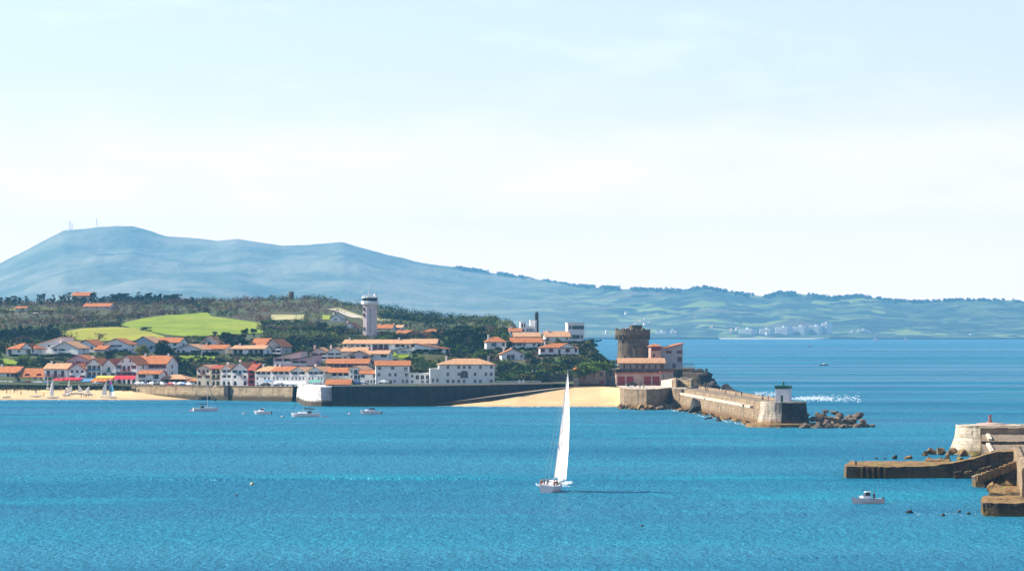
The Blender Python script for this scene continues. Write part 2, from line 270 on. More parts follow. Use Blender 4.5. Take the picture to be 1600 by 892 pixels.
# calm slicks and swell bands reflect more of the bright sky; stronger outside the bay
q_ = t.nodes.new('ShaderNodeMapping'); q_.inputs['Scale'].default_value = (0.0008, 0.0075, 1); nn_ = t.nodes.new('ShaderNodeTexNoise'); nn_.inputs['Scale'].default_value = 1; nn_.inputs['Detail'].default_value = 5
t.links.new(g.outputs['Position'], q_.inputs[0]); t.links.new(q_.outputs[0], nn_.inputs['Vector'])
r1 = t.nodes.new('ShaderNodeMapRange'); r1.inputs['From Min'].default_value = .42; r1.inputs['From Max'].default_value = .66; t.links.new(nn_.outputs['Fac'], r1.inputs['Value'])
s_ = t.nodes.new('ShaderNodeSeparateXYZ'); t.links.new(g.outputs['Position'], s_.inputs[0]); r2 = t.nodes.new('ShaderNodeMapRange'); r2.inputs['From Min'].default_value = 1100; r2.inputs['From Max'].default_value = 2600; r2.inputs['To Min'].default_value = .05; r2.inputs['To Max'].default_value = .42; t.links.new(s_.outputs['Y'], r2.inputs['Value'])
ma_ = t.nodes.new('ShaderNodeMath'); ma_.operation = 'MULTIPLY_ADD'; t.links.new(r1.outputs[0], ma_.inputs[0]); t.links.new(r2.outputs[0], ma_.inputs[1]); ma_.inputs[2].default_value = .08; t.links.new(ma_.outputs[0], ms.inputs[0])
def sheet(name, x0, x1, y0, y1, z, mt, kind='structure'):
    return tag(MB().poly([(x0, y0, z), (x1, y0, z), (x1, y1, z), (x0, y1, z)]).build(name, mt), kind=kind)
SEA = m
sheet('sea', -11000, 11000, -150, 17600, 0, m)

# ------------------------------------------------------------------ houses table (needed before the terrain, which is levelled under each)
# name,label,cat, px0,px1, base,eave,ridge, D, depth, kind, yaw, wall, roof, floors(bottom up), opts
A = 'houses'
H = []
def house(label, px0, px1, base, eave, ridge, D, depth, kind, yaw, wall, roof, floors=(), name='house', cat='house', **o):
    H.append(dict(label=label, x0=px0, x1=px1, base=base, eave=eave, ridge=ridge, D=D, depth=depth, kind=kind, yaw=yaw, wall=wall, roof=roof, floors=floors, name=name, cat=cat, o=o))
VIL = 'village houses along the beach road'
# beach road, left
house('white house at the left frame edge with orange roof and right gable', -12, 28, 601, 582, 573, 1740, 9, 'side', -18, 'white', 'tile', ('W.W.', 'W.wW'), sh='burgundy', group=VIL)
house('low white house with bright orange roof and two round red dormers', 31, 70, 601, 588, 576, 1735, 8, 'side', -10, 'white', 'tile', ('wwww',), group=VIL, dormer=2)
house('square white house with flat pale orange roof and long dark upper balcony', 68, 105, 601, 576, 568, 1728, 9, 'side', -12, 'white', 'tile_pale', ('llw', 'bbb'), group=VIL, sh='burgundy')
house('pink gabled house rising behind the red awning restaurants', 103, 141, 590, 563, 555, 1752, 9, 'front', -15, 'pink', 'tile', ('W.W', 'WlW'), sh='burgundy', group=VIL)
house('narrow white gabled house with burgundy shutters above a red awning', 107, 134, 601, 577, 568, 1722, 9, 'front', -15, 'white', 'tile', ('ddd', 'W.W', 'www'), sh='burgundy', group=VIL)
house('white gabled house with two blue-green balconies beside yellow awning', 134, 159, 601, 570, 560, 1720, 9, 'front', -15, 'white', 'tile', ('ggg', 'lll', 'lll'), rail='blue_paint', group=VIL)
house('white gabled house with a small dark green top balcony above yellow awning', 159, 181, 601, 571, 561, 1718, 9, 'front', -15, 'white', 'tile', ('ddd', 'W.W', '.b.'), sh='green_paint', rail='green_paint', group=VIL)
house('tall white gabled house with many red shutters above a deep red awning', 181, 214, 601, 569, 556, 1715, 11, 'front', -15, 'white', 'tile', ('dddd', 'WWWW', 'WbbW'), sh='burgundy', attic=2, group=VIL)
house('long three storey white house with orange roof and red shuttered attic windows', 212, 261, 601, 568, 556, 1722, 11, 'side', -12, 'white', 'tile', ('w.w.w', 'W.W.W', 'WWWWW'), sh='burgundy', group=VIL, chim=1)
house('small white annex with low orange roof in front of the long white house', 215, 250, 601, 584, 579, 1706, 6, 'side', -12, 'white', 'tile', ('lld', 'W.l'), sh='burgundy', group=VIL)
house('low brown roofed pavilion with brick red walls by the quay', 246, 291, 602, 592, 585, 1704, 10, 'hip', -12, 'pink_stone', 'tile_pale', ('lllll',), group=VIL, cat='pavilion', name='pavilion')
house('tiny orange roofed kiosk beside the brown roofed pavilion', 291, 321, 602, 595, 591, 1698, 6, 'hip', -20, 'cream', 'tile', ('lwl',), group=VIL, cat='kiosk', name='kiosk')
# quay row
Q = 'row of gabled houses on the quay'
house('cream gabled house at the left end of the quay row with small balcony', 307, 329, 602, 576, 570, 1692, 10, 'front', -26, 'cream', 'tile_pale', ('a.a', 'W.W', 'wbw'), sh='burgundy', group=Q)
house('recessed brown balcony house between two gables in quay row', 329, 345, 602, 576, 571, 1688, 10, 'side', -26, 'cream', 'tile_dark', ('ag', 'll', 'll'), rail='brown_paint', group=Q)
house('gabled quay house with stacked white balconies and brown timber', 345, 362, 602, 577, 570, 1682, 10, 'front', -26, 'white', 'tile_pale', ('aa', 'll', 'll'), rail='white', group=Q, chim=1)
house('large white gabled quay house with blue shutters and two dark arches', 362, 388, 602, 577, 566, 1676, 11, 'front', -26, 'white', 'tile', ('a.a', 'w.w', 'WbW'), sh='blue_paint', rail='blue_paint', group=Q)
house('dark recessed house with deep burgundy timber galleries in quay row', 388, 398, 602, 578, 568, 1671, 10, 'side', -26, 'burgundy', 'tile_dark', ('l', 'l', 'l'), rail='burgundy', group=Q)
CR = 'white loggia condominiums on the quay'
def condo(label, a, b, D, roof, fl, kind='side', eave=580, ridge=573, **o): house(label, a, b, 604, eave, ridge, D, 11, kind, -26, 'white', roof, fl, name='condominium', cat='condominium', group=CR, **o)
condo('white condominium with burgundy chimney at left end of the loggia row', 398, 424, 1668, 'tile_pale', ('aaa', 'w.ww', 'lll'), chim=1, rail='white')
condo('white loggia condominium with red roof and blue parasol at its arches', 424, 453, 1660, 'tile', ('aaaa', 'ww.ww', 'lll'), rail='white')
condo('white double gable condominium left of the white gable in the loggia row', 453, 478, 1650, 'tile_pale', ('aaa', 'wwww', 'll'), kind='front', eave=580, ridge=574, rail='white')
condo('white gabled condominium behind the green awning', 480, 506, 1641, 'tile_pale', ('aaa', 'ww.ww', 'lll'), kind='front', eave=580, ridge=573, rail='white')
house('condominium with a bare cream end wall and red roofed brown loggias', 507, 546, 600, 582, 575, 1640, 10, 'side', -14, 'cream', 'tile', ('w.ww', '.lll'), name='condominium', cat='condominium', rail='white', group=CR)
house('white house with blue glazed stair bay beside the small orange annex', 545, 566, 601, 577, 572, 1632, 10, 'front', -20, 'white', 'tile_pale', ('dll', 'wll', 'wll'), name='condominium', cat='condominium', rail='blue_paint', group=CR)
house('low white annex with narrow arched windows left of the three storey hotel', 563, 588, 601, 584, 579, 1618, 9, 'side', 0, 'white', 'tile', ('w.www', 'W..w'), sh='blue_paint')
house('small orange roofed stone hut standing on the harbour bastion', 509, 546, 604.5, 600, 593, 1545, 6, 'side', -12, 'cream', 'tile', ('w..',), name='hut', cat='hut')
house('three storey white hotel with orange roof and large dark windows, nearest the bastion', 587, 640, 601.5, 571, 564, 1608, 11, 'side', 3, 'white', 'tile', ('.w.aw.ww', 'w.ww.w', 'w.w.b'), name='hotel', cat='hotel', rail='white')
house('low white link building with three arches between the two white hotels', 639, 673, 601.5, 584, 583.5, 1606, 8, 'flat', 3, 'white', 'white', ('w.ww', 'waaa'), name='link_building', cat='building')
house('flat roofed white wing at the left of the largest hotel', 672, 688, 601.5, 577, 576.5, 1600, 8, 'flat', 3, 'white', 'white', ('ww', '..'), name='hotel_wing', cat='building')
house('largest white waterfront hotel with pale orange hipped roof and big central arch', 686, 773, 602, 569, 560, 1600, 12, 'hip', 3, 'white', 'tile_pale', ('.wwww.ww.w', '.w.wA.w.ww', '.w.www.w.w'), name='hotel', cat='hotel', rail='blue_paint', chim=2, sh=None)
# terraces behind
T = 'terraced holiday flats on the slope'
def flat(label, a, b, base, eave, ridge, D, kind, yaw, wall, roof, fl, **o): house(label, a, b, base, eave, ridge, D, 10, kind, yaw, wall, roof, fl, name='apartment_house', cat='apartments', group=T, **o)
flat('tall terrace house with sloping orange roof and white balconies above the quay row', 427, 470, 578, 559, 549, 1730, 'monox', -14, 'pale_pink', 'tile', ('l.l', 'lll'), rail='white')
flat('pink walled terrace house with orange roof stepping down beside the tall one', 455, 492, 578, 563, 555, 1716, 'monox', -14, 'pink', 'tile', ('l.l', 'll.'), rail='white')
flat('long pink terrace with bright orange roof and a row of dark loggias', 509, 575, 578, 568, 561, 1712, 'side', -8, 'pink', 'tile', ('llllll',), rail='pale_pink')
flat('terrace of pale roofed gabled flats in the middle of the slope, left part', 484, 512, 563, 551, 543, 1765, 'front', -10, 'pale_pink', 'tile_pale', ('ll', 'll'), rail='white')
flat('terrace of pale roofed gabled flats in the middle of the slope, central part', 510, 535, 563, 551, 543, 1760, 'front', -10, 'white', 'tile_pale', ('ll', 'll'), rail='white')
flat('pale roofed flats with a blank cream wall in the middle of the slope', 534, 572, 562, 549, 543, 1757, 'side', -10, 'cream', 'tile_pale', ('w..l', '...l'), rail='white')
flat('small gabled flats with red planted balcony in the middle of the slope', 545, 577, 565, 555, 548, 1745, 'front', -10, 'pale_pink', 'tile_pale', ('l.l',), rail='burgundy')
flat('narrow pale roofed flats beside the hedge, right of the gabled flats', 572, 606, 562, 553, 548, 1748, 'side', -10, 'white', 'tile_pale', ('l.l',), rail='white')
flat('topmost white flats with cream roof at left of the upper terrace', 536, 582, 547, 537, 531, 1842, 'side', -12, 'white', 'tile_pale', ('lwwlw',), rail='white')
flat('topmost white flats with dark red loggia in the middle of the upper terrace', 581, 617, 547, 537, 531, 1834, 'side', -12, 'white', 'tile_pale', ('lll.',), rail='burgundy')
flat('pale roofed white flats at the centre right of the upper terrace', 616, 642, 546, 537, 531, 1828, 'side', -12, 'white', 'tile_pale', ('llw',), rail='white')
flat('widest cream roofed flats at the right end of the upper terrace', 641, 681, 546, 537, 530, 1822, 'side', -8, 'pale_pink', 'tile_pale', ('lllw',), rail='burgundy')
flat('low red roofed flats sloping to the left below the upper terrace', 612, 650, 552, 548, 541, 1796, 'monox', -10, 'white', 'tile', ('wlw',), rail='white')
flat('low red roofed flats with white frame at the right end below the terrace', 648, 696, 549, 545, 537, 1792, 'monox2', -10, 'white', 'tile', ('lwlw',), rail='white')
# villas on the right of the slope
V = 'villas on the hillside'
def villa(label, a, b, base, eave, ridge, D, kind, yaw, wall, roof, fl, **o):
    o.setdefault('group', V); house(label, a, b, base, eave, ridge, D, o.pop('depth', 10), kind, yaw, wall, roof, fl, name='villa', cat='villa', **o)
villa('white villa with orange hipped roof right of the big dark pines', 760, 791, 545, 534, 526, 1800, 'hip', 5, 'white', 'tile', ('.W.w',), sh='blue_paint')
villa('long low white villa with straight orange roof under the small lighthouse', 799, 847, 543, 535, 528, 1795, 'side', 4, 'white', 'tile', ('wWw.wd',), sh='brown_paint')
villa('small white villa with orange gabled roof and dark garage front', 784, 819, 562, 553, 545, 1752, 'front', 6, 'white', 'tile', ('.ll.w',))
villa('white villa with two red roof planes and red shutters on the bushy slope', 844, 904, 554, 543, 536, 1762, 'hip', 3, 'white', 'tile', ('W.W.d.W.w',), sh='burgundy', depth=11, cross=1)
villa('flat roofed two storey white house on the headland with dark windows', 887, 913, 534, 505, 504.5, 1900, 'flat', 5, 'white', 'white', ('wWWw', 'wWWW'), sh='green_paint')
villa('cream roofed white annex left of the flat roofed headland house', 852, 890, 534, 526, 518, 1895, 'side', 5, 'white', 'tile_pale', ('w.a.w',))
villa('long brown orange roof just below the small lighthouse', 803, 843, 530, 526, 520, 1850, 'side', 2, 'cream', 'tile_pale', ('w.w.w',))
villa('tiny white house with orange roof left of the small lighthouse', 796, 814, 524, 518, 513, 1920, 'side', 2, 'white', 'tile', ('w.w',))
# second row left
villa('low white villa with orange roof at the far left above the beach', 9, 57, 554, 545, 536, 1805, 'hip', -12, 'white', 'tile', ('l.w.lw',), cross=1)
villa('white villa with a long cream sloping roof facing the sun', 57, 96, 551, 538, 527, 1822, 'monox', -18, 'white', 'tile_pale', ('l.w', '.w.'))
villa('white villa with pale gabled roof and green shutters among the upper left villas', 80, 123, 556, 544, 534, 1806, 'front', -14, 'white', 'tile_pale', ('.WW.', 'wW..'), sh='green_paint')
villa('small house with steep orange roof behind the gabled villas', 119, 149, 549, 540, 531, 1818, 'front', -14, 'white', 'tile', ('w.w',))
villa('tiny orange roofed outbuilding next to the large white gable', 147, 163, 549, 546, 540, 1812, 'side', -14, 'pale_pink', 'tile', ('w',))
villa('large white gabled villa with paired dark windows above the red awning houses', 161, 201, 550, 538, 529, 1815, 'front', -8, 'white', 'tile', ('W.W.W', '.WW.'), sh='blue_paint')
villa('pale villa with round blue-grey gable behind the yellow willow', 205, 243, 551, 536, 526, 1840, 'front', -10, 'blue_wall', 'tile_pale', ('w.w',))
villa('orange roofed house half hidden behind a dark round tree', 243, 280, 543, 535, 528, 1860, 'side', -10, 'white', 'tile', ('w.w',))
villa('long low white villa with central gable and dark hedge in front', 273, 316, 554, 546, 538, 1802, 'front', -10, 'white', 'tile_pale', ('ww.WW',), sh='brown_paint')
villa('white gable with orange roof behind the long low villa', 313, 341, 546, 536, 526, 1835, 'front', -12, 'white', 'tile_pale', ('.w.',))
villa('low spread of orange roofs between the white gable and the dark pines', 310, 352, 549, 545, 539, 1812, 'side', -10, 'cream', 'tile', ('w.w',))
villa('modern white bungalow with flat beige roof and glass front', 362, 413, 555, 545, 540, 1806, 'side', -6, 'white', 'tile_pale', ('ll.lll',))
villa('orange roofed house behind the beige roofed bungalow', 393, 417, 543, 536, 529, 1850, 'side', -10, 'cream', 'tile', ('w.w',))
villa('white house with orange roof and glazed ground floor above the quay row', 399, 413, 556, 542, 530, 1818, 'side', -10, 'white', 'tile', ('l', 'w'))
villa('gabled house with dark timber front beside the big dark tree', 413, 440, 553, 541, 530, 1816, 'front', -14, 'grey_wall', 'tile', ('lll', 'w.l'), rail='white')
# hilltop houses
HT = 'houses on the far hill'
villa('orange roof peeping above the hilltop trees at the far left', 112, 140, 466, 462, 457, 2720, 'side', -5, 'cream', 'tile', ('w.w',), group=HT)
villa('long farmhouse with orange roof below the hilltop trees', 130, 172, 483, 479, 474, 2560, 'side', -5, 'pale_pink', 'tile', ('w.w.w',), group=HT)
villa('small white house with orange roof on the far left hillside', 23, 39, 486, 482, 479, 2520, 'side', -5, 'white', 'tile', ('w.w',), group=HT)
villa('blue grey flat roofed house on the straw coloured field', 432, 452, 494, 488, 487.5, 2440, 'flat', -5, 'blue_wall', 'white', ('www',), group=HT)
villa('white gabled house beside the pale hillside road', 516, 533, 502, 497, 491, 2280, 'front', -10, 'white', 'roof_grey', ('w',), group=HT)
villa('orange gabled house left of the signal tower', 536, 556, 519, 512, 504, 2140, 'front', -15, 'white', 'tile', ('w',), group=HT)
villa('white house with orange roof just right of the signal tower', 588, 612, 519, 513, 507, 2150, 'side', -10, 'white', 'tile', ('w.w',), group=HT)
villa('pale house with orange roof behind the bare trees right of the signal tower', 610, 628, 517, 512, 508, 2160, 'side', -10, 'white', 'tile_pale', ('ww',), group=HT)
villa('low orange roof among bare trees at the middle of the hill', 620, 640, 525, 521, 516, 2060, 'side', -10, 'cream', 'tile', ('w',), group=HT)
villa('rust orange roof nearest the big dark pines', 657, 690, 524, 520, 514, 2070, 'hip', -6, 'cream', 'tile', ('w.w',), group=HT)
for h in H:
    if h['o'].get('group') == VIL: h['yaw'] -= 9
    if h['name'] == 'villa' and h['x0'] < 450: h['yaw'] -= 10
    D = h['D']; h['z'] = PZ(h['base'], D); h['x'] = PX((h['x0']+h['x1'])/2, D)

# ------------------------------------------------------------------ terrain
TN = [-600, -150, 0, 100, 200, 300, 400, 500, 600, 700, 800, 860, 920, 960, 1010]
TD = [
 (1500, [3, 3, 3, 3, 3, 5, 5.5, 7.3, 7.3, 7.3, 7.3, 7.3, 7.3, 7.3, 7]),
 (1640, [3, 3, 3, 3, 4, 5.2, 5.5, 6.0, 7.2, 7.5, 8, 8, 9, 8, 7]),
 (1700, [5.5, 5.5, 5.5, 5.5, 5.5, 5.5, 5.6, 7.5, 9, 10, 11, 12, 14, 10, 5]),
 (1750, [12, 12, 12, 12, 10, 10, 9.5, 12, 12, 13, 15, 17, 18, 11, 1]),
 (1800, [17, 17, 17, 17, 16, 16, 15, 15, 15, 16, 19, 19, 20, 11, -2]),
 (1850, [18.5, 18.5, 18.5, 18.5, 18.5, 18.5, 18.5, 18.5, 19, 19, 22, 23, 22, 9, -3]),
 (1900, [20, 20, 20, 20, 20.5, 20.5, 20.5, 20.5, 21, 21, 24, 23, 20, 4, -3]),
 (2000, [23, 23, 23, 23, 23.5, 24, 24, 25, 25.5, 25, 28, 23, 12, -1, -4]),
 (2100, [26, 26, 26, 26, 26.5, 27, 27, 28, 28, 28, 32, 16, 2, -3, -4]),
 (2200, [29, 29, 29, 29, 30, 30.5, 30.5, 31, 30, 30, 32, 6, -3, -4, -4]),
 (2350, [33, 33, 33, 33, 35, 36, 35.5, 37, 35, 33, 32, -2, -4, -4, -4]),
 (2500, [38, 38, 38, 38, 40, 41, 42, 43, 40, 34, 28, -3, -4, -4, -4]),
 (2700, [45, 45, 45, 45, 46, 46, 47, 48, 35, 26, 12, -4, -4, -4, -4]),
 (2900, [47, 47, 47, 47, 48, 47, 44, 40, 20, 8, -3, -4, -4, -4, -4]),
 (3300, [38, 38, 38, 38, 36, 32, 25, 15, 0, -4, -4, -4, -4, -4, -4]),
 (3800, [15, 15, 15, 15, 10, 5, 0, -4, -4, -4, -4, -4, -4, -4, -4])]
TDs = np.array([r[0] for r in TD], float); TZs = np.array([r[1] for r in TD], float)
DF = [(-600, 1712), (0, 1700), (180, 1692), (208, 1681), (455, 1618), (476, 1570), (500, 1524), (655, 1524), (860, 1568), (895, 1546), (1010, 1540)]
def dfront(px): return float(np.interp(px, [a for a, _ in DF], [b for _, b in DF]))
HX = np.array([[h['x'], h['D']+h['depth']/2, max((h['x1']-h['x0'])*h['D']/F/2, h['depth']/2)+1, h['z']] for h in H])
_ph = RNG.uniform(0, 6.28, 12)
def ground(x, y):
    px = 800+x*F/y; zz = [np.interp(px, TN, r) for r in TZs]; z = float(np.interp(y, TDs, zz))
    if y > 1900 and z > 5: z += 1.2*math.sin(x*0.021+_ph[0]+y*0.007)+0.9*math.sin(x*0.05+_ph[1])*math.sin(y*0.031+_ph[2])
    d = np.hypot(HX[:, 0]-x, HX[:, 1]-y)-HX[:, 2]; w = np.clip(1-d/14, 0, 1)**2
    sw = w.sum()
    if sw > 0: z = lerp(z, float((w*HX[:, 3]).sum()/sw), min(1, float(w.max())))
    return z
def hit(px, py, D0=None):
    D = D0 or dfront(px); last = None
    while D < 3400:
        z = ground(PX(px, D), D)
        if PY0+(CH-z)*F/D <= py: return Vector((PX(px, D), D, z))
        D += 4
    return None
cols = list(range(-600, 1016, 5)); rows = np.arange(0, 2300, 9.0); V = []; Fc = []
G = np.zeros((len(cols), len(rows)))
for i, px in enumerate(cols):
    d0 = dfront(px)
    for j, r in enumerate(rows):
        D = d0+r; x = PX(px, D); V.append((x, D, ground(x, D)))
nr = len(rows)
for i in range(len(cols)-1):
    for j in range(nr-1): Fc.append((i*nr+j, (i+1)*nr+j, (i+1)*nr+j+1, i*nr+j+1))
mb = MB(); mb.v = V; mb.f = Fc; mb.mi = [0]*len(Fc); tag(mb.build('ground', M['ground'], smooth=True, fix=False), kind='structure')

FIELDS = []
def field(name, mt, top, bot, px0, px1, lift=0.12):
    """grass sheet lying on the terrain between two outlines given where they are seen"""
    mb = MB(); n = 14; cs = np.arange(px0, px1+0.1, 3); k = 0; ok = []
    for px in cs:
        a = hit(px, np.interp(px, *zip(*bot))); b = hit(px, np.interp(px, *zip(*top)))
        if a is None or b is None: ok.append(None); continue
        ok.append(k)
        for j in range(n+1):
            D = lerp(a.y, b.y, j/n); x = PX(px, D); mb.v.append((x, D, ground(x, D)+lift)); k += 1
    for i in range(len(cs)-1):
        if ok[i] is None or ok[i+1] is None: continue
        for j in range(n): mb.f.append((ok[i]+j, ok[i+1]+j, ok[i+1]+j+1, ok[i]+j+1)); mb.mi.append(0)
    FIELDS.append((px0, px1, top, bot))
    return tag(mb.build(name, mt, fix=False, smooth=True), kind='structure')
field('field', M['grass'], [(185, 507), (230, 497), (260, 493), (325, 489), (330, 495), (412, 506)], [(185, 508), (215, 516), (260, 524), (300, 528), (350, 524), (412, 521)], 186, 412, 0.35)
field('field', M['field_pale'], [(95, 520), (130, 514), (180, 512), (215, 514), (258, 527)], [(95, 522), (120, 532), (160, 534), (200, 534), (258, 529)], 95, 258, 0.35)
field('field', M['field_straw'], [(424, 493), (475, 493)], [(424, 501), (475, 500)], 424, 475, 0.35)
field('field', M['grass'], [(505, 493), (515, 494)], [(505, 501), (516, 501)], 504, 516, 0.35)
field('field', M['field_straw'], [(516, 483), (530, 482), (570, 496), (608, 500)], [(516, 484), (560, 498), (575, 503), (610, 503)], 516, 610, 0.35)
field('field', M['field_pale'], [(778, 500), (790, 499), (800, 500)], [(778, 506), (800, 504)], 778, 800, 0.35)
field('field', M['field_pale'], [(0, 484), (60, 483), (98, 483)], [(0, 485.5), (98, 485.5)], 0, 98, 0.35)
field('field', M['grass'], [(270, 559), (330, 558), (336, 558)], [(270, 566), (336, 563)], 270, 336, 0.35)
field('field', M['grass'], [(600, 556), (640, 557)], [(600, 562), (640, 560)], 600, 640, 0.35)
field('field', M['grass'], [(0, 562), (26, 564)], [(0, 574), (30, 572)], 0, 28, 0.35)
field('field', M['field_pale'], [(795, 500), (815, 496), (835, 497)], [(795, 512), (835, 506)], 795, 835, 0.35)
def path(name, mt, pts, w):
    mb = MB(); P = []
    for a, b in pts:
        h = hit(a, b)
        if h is not None: P.append(h)
    L = []
    for i, p in enumerate(P):
        d = (P[min(i+1, len(P)-1)]-P[max(i-1, 0)]); d.z = 0; d.normalize(); n = Vector((-d.y, d.x, 0))*w/2
        for s in (-1, 1):
            q = p+n*s; L.append((q.x, q.y, ground(q.x, q.y)+0.5))
    mb.v = L
    for i in range(len(P)-1): mb.f.append((2*i, 2*i+2, 2*i+3, 2*i+1)); mb.mi.append(0)
    tag(mb.build(name, mt), kind='structure')
path('path', M['path'], [(514, 484), (522, 485), (530, 487), (538, 490), (546, 493), (554, 496), (562, 498)], 7)
path('path', M['path'], [(0, 493), (20, 492), (40, 491), (60, 490), (80, 490)], 6)

# ------------------------------------------------------------------ beaches
def beach(px0, px1, rowsf, name='beach', step=4):
    mb = MB(); cs = list(np.arange(px0, px1+0.1, step)); n = 12
    for px in cs:
        (Da, za), (Db, zb) = rowsf(px)
        for j in range(n+1):
            t_ = j/n; D = lerp(Da, Db, t_); mb.v.append((PX(px, D), D, lerp(za, zb, t_**1.15)+0.12*math.sin(px*0.11+j)*t_*(1-t_)))
    for i in range(len(cs)-1):
        for j in range(n): mb.f.append((i*(n+1)+j, (i+1)*(n+1)+j, (i+1)*(n+1)+j+1, i*(n+1)+j+1)); mb.mi.append(0)
    return tag(mb.build(name, M['sand'], fix=False, smooth=True), kind='structure')
beach(-600, 320, lambda p: ((np.interp(p, [-600, 0, 120, 210, 260, 330], [1600, 1630, 1638, 1632, 1640, 1655]), -0.6), (np.interp(p, [-600, 0, 180, 210, 330], [1716, 1704, 1696, 1684, 1653]), np.interp(p, [-600, 160, 210, 250, 330], [3.9, 3.9, 3.4, 1.6, -0.2]))))
beach(648, 985, lambda p: ((np.interp(p, [648, 700, 760, 860, 960, 985], [1512, 1502, 1494, 1492, 1494, 1488]), -0.6), (np.interp(p, [648, 700, 760, 810, 850, 895, 940, 985], [1515, 1513.6, 1511.1, 1516.1, 1528.1, 1541.1, 1539.5, 1520]), np.interp(p, [648, 700, 760, 810, 850, 895, 940, 985], [-0.2, .2, 1.7, 3.7, 5.1, 6.5, 6.85, 6.6]))))

# ------------------------------------------------------------------ masonry: quays, dikes
def P2(px, D): return (PX(px, D), D)
def prism_thing(name, label, cat, pts, z0, z1, mt, top=None, **k):
    mb = MB(); mb.prism(pts, z0, z1, 0, 1 if top else None, **k)
    o = mb.build(name, [mt, top] if top else mt); return tag(o, label, cat)
root = empty('quay_wall', (*P2(330, 1640), 0), 0, 'long sunlit beige stone quay wall below the gabled houses', 'quay wall')
mb = MB(); n = 40; pts = []
for i in range(n+1):
    px = lerp(206, 458, i/n); D = lerp(1682, 1613, i/n); x, y = P2(px, D); r = Vector(root.location)
    pts.append((x-r.x, y-r.y))
nn = Vector((-0.68, -0.73))
for i in range(n):
    a, b_ = pts[i], pts[i+1]; zt = lerp(5.25, 5.65, i/n); zt2 = lerp(5.25, 5.65, (i+1)/n)
    mb.poly([(a[0]+nn.x*0.9, a[1]+nn.y*0.9, -1), (b_[0]+nn.x*0.9, b_[1]+nn.y*0.9, -1), (b_[0], b_[1], zt2), (a[0], a[1], zt)])
    mb.poly([(a[0], a[1], zt), (b_[0], b_[1], zt2), (b_[0]-nn.x*1.2, b_[1]-nn.y*1.2, zt2), (a[0]-nn.x*1.2, a[1]-nn.y*1.2, zt)])
mb.build('wall', M['masonry'], root, fix=False)
mb = MB()
for i in range(n):
    if i in (20,): continue
    a, b_ = pts[i], pts[i+1]; z = lerp(5.25, 5.65, i/n)
    mb.prism([(a[0]+nn.x*0.25, a[1]+nn.y*0.25), (b_[0]+nn.x*0.25, b_[1]+nn.y*0.25), (b_[0]-nn.x*0.5, b_[1]-nn.y*0.5), (a[0]-nn.x*0.5, a[1]-nn.y*0.5)], z+0.003, z+0.35)
mb.build('coping', M['deck_stone'], root)
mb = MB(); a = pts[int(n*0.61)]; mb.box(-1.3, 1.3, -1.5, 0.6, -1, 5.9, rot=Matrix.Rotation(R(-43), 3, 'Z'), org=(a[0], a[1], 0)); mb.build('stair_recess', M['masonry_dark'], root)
# quay road surface strip behind the walls
mb = MB()
for i in range(26):
    p0, p1 = lerp(206, 458, i/26), lerp(206, 458, (i+1)/26)
    a, b_ = P2(p0, lerp(1682.5, 1613.5, i/26)), P2(p1, lerp(1682.5, 1613.5, (i+1)/26)); c, d_ = (b_[0]+8, b_[1]+14), (a[0]+8, a[1]+14)
    z0_, z1_ = lerp(5.25, 5.65, i/26)+0.06, lerp(5.25, 5.65, (i+1)/26)+0.06
    mb.poly([(*a, z0_), (*b_, z1_), (*c, z1_), (*d_, z0_)])
tag(mb.build('quay_road', M['paving']), kind='structure')
# bastion
root = empty('harbour_bastion', (*P2(492, 1530), 0), 0, 'whitewashed corner bastion where the sunlit quay meets the dark wall', 'bastion')
o = root.location
def loc(pts): return [(p[0]-o.x, p[1]-o.y) for p in pts]
base = loc([P2(473, 1524), P2(484, 1512), P2(503, 1509), P2(520, 1512), P2(521, 1575), P2(462, 1605)]); top = loc([P2(481, 1530), P2(490, 1517), P2(501, 1514), P2(518, 1517), P2(519, 1575), P2(465, 1605)])
def taper(b, t, z0, z1, mt, nm, par):
    mb = MB(); n = len(b); mb.v = [(*p, z0) for p in b]+[(*p, z1) for p in t]
    for i in range(n): j = (i+1) % n; mb.f.append((i, j, n+j, n+i)); mb.mi.append(0)
    mb.f.append(tuple(n+i for i in range(n))); mb.mi.append(0)
    mb.f.append(tuple(n-1-i for i in range(n))); mb.mi.append(0)
    return mb.build(nm, mt, par)
taper(base, top, -1.5, 7.0, M['white_masonry'], 'battered_wall', root)
mb = MB()
for q in range(5):
    x0, y0 = lerp(top[5][0], top[0][0], q/5), lerp(top[5][1], top[0][1], q/5); mb.box(x0, x0+0.12, y0, y0+0.12, 7, 8.1)
for q in range(3):
    x0, y0 = lerp(top[0][0], top[1][0], q/3), lerp(top[0][1], top[1][1], q/3); mb.box(x0, x0+0.12, y0, y0+0.12, 7, 8.1)
mb.tube([(top[5][0], top[5][1], 8.0), (top[0][0], top[0][1], 8.0), (top[1][0], top[1][1], 8.0)], 0.06); mb.tube([(top[5][0], top[5][1], 7.5), (top[0][0], top[0][1], 7.5), (top[1][0], top[1][1], 7.5)], 0.04); mb.build('railing', M['frame'], root)
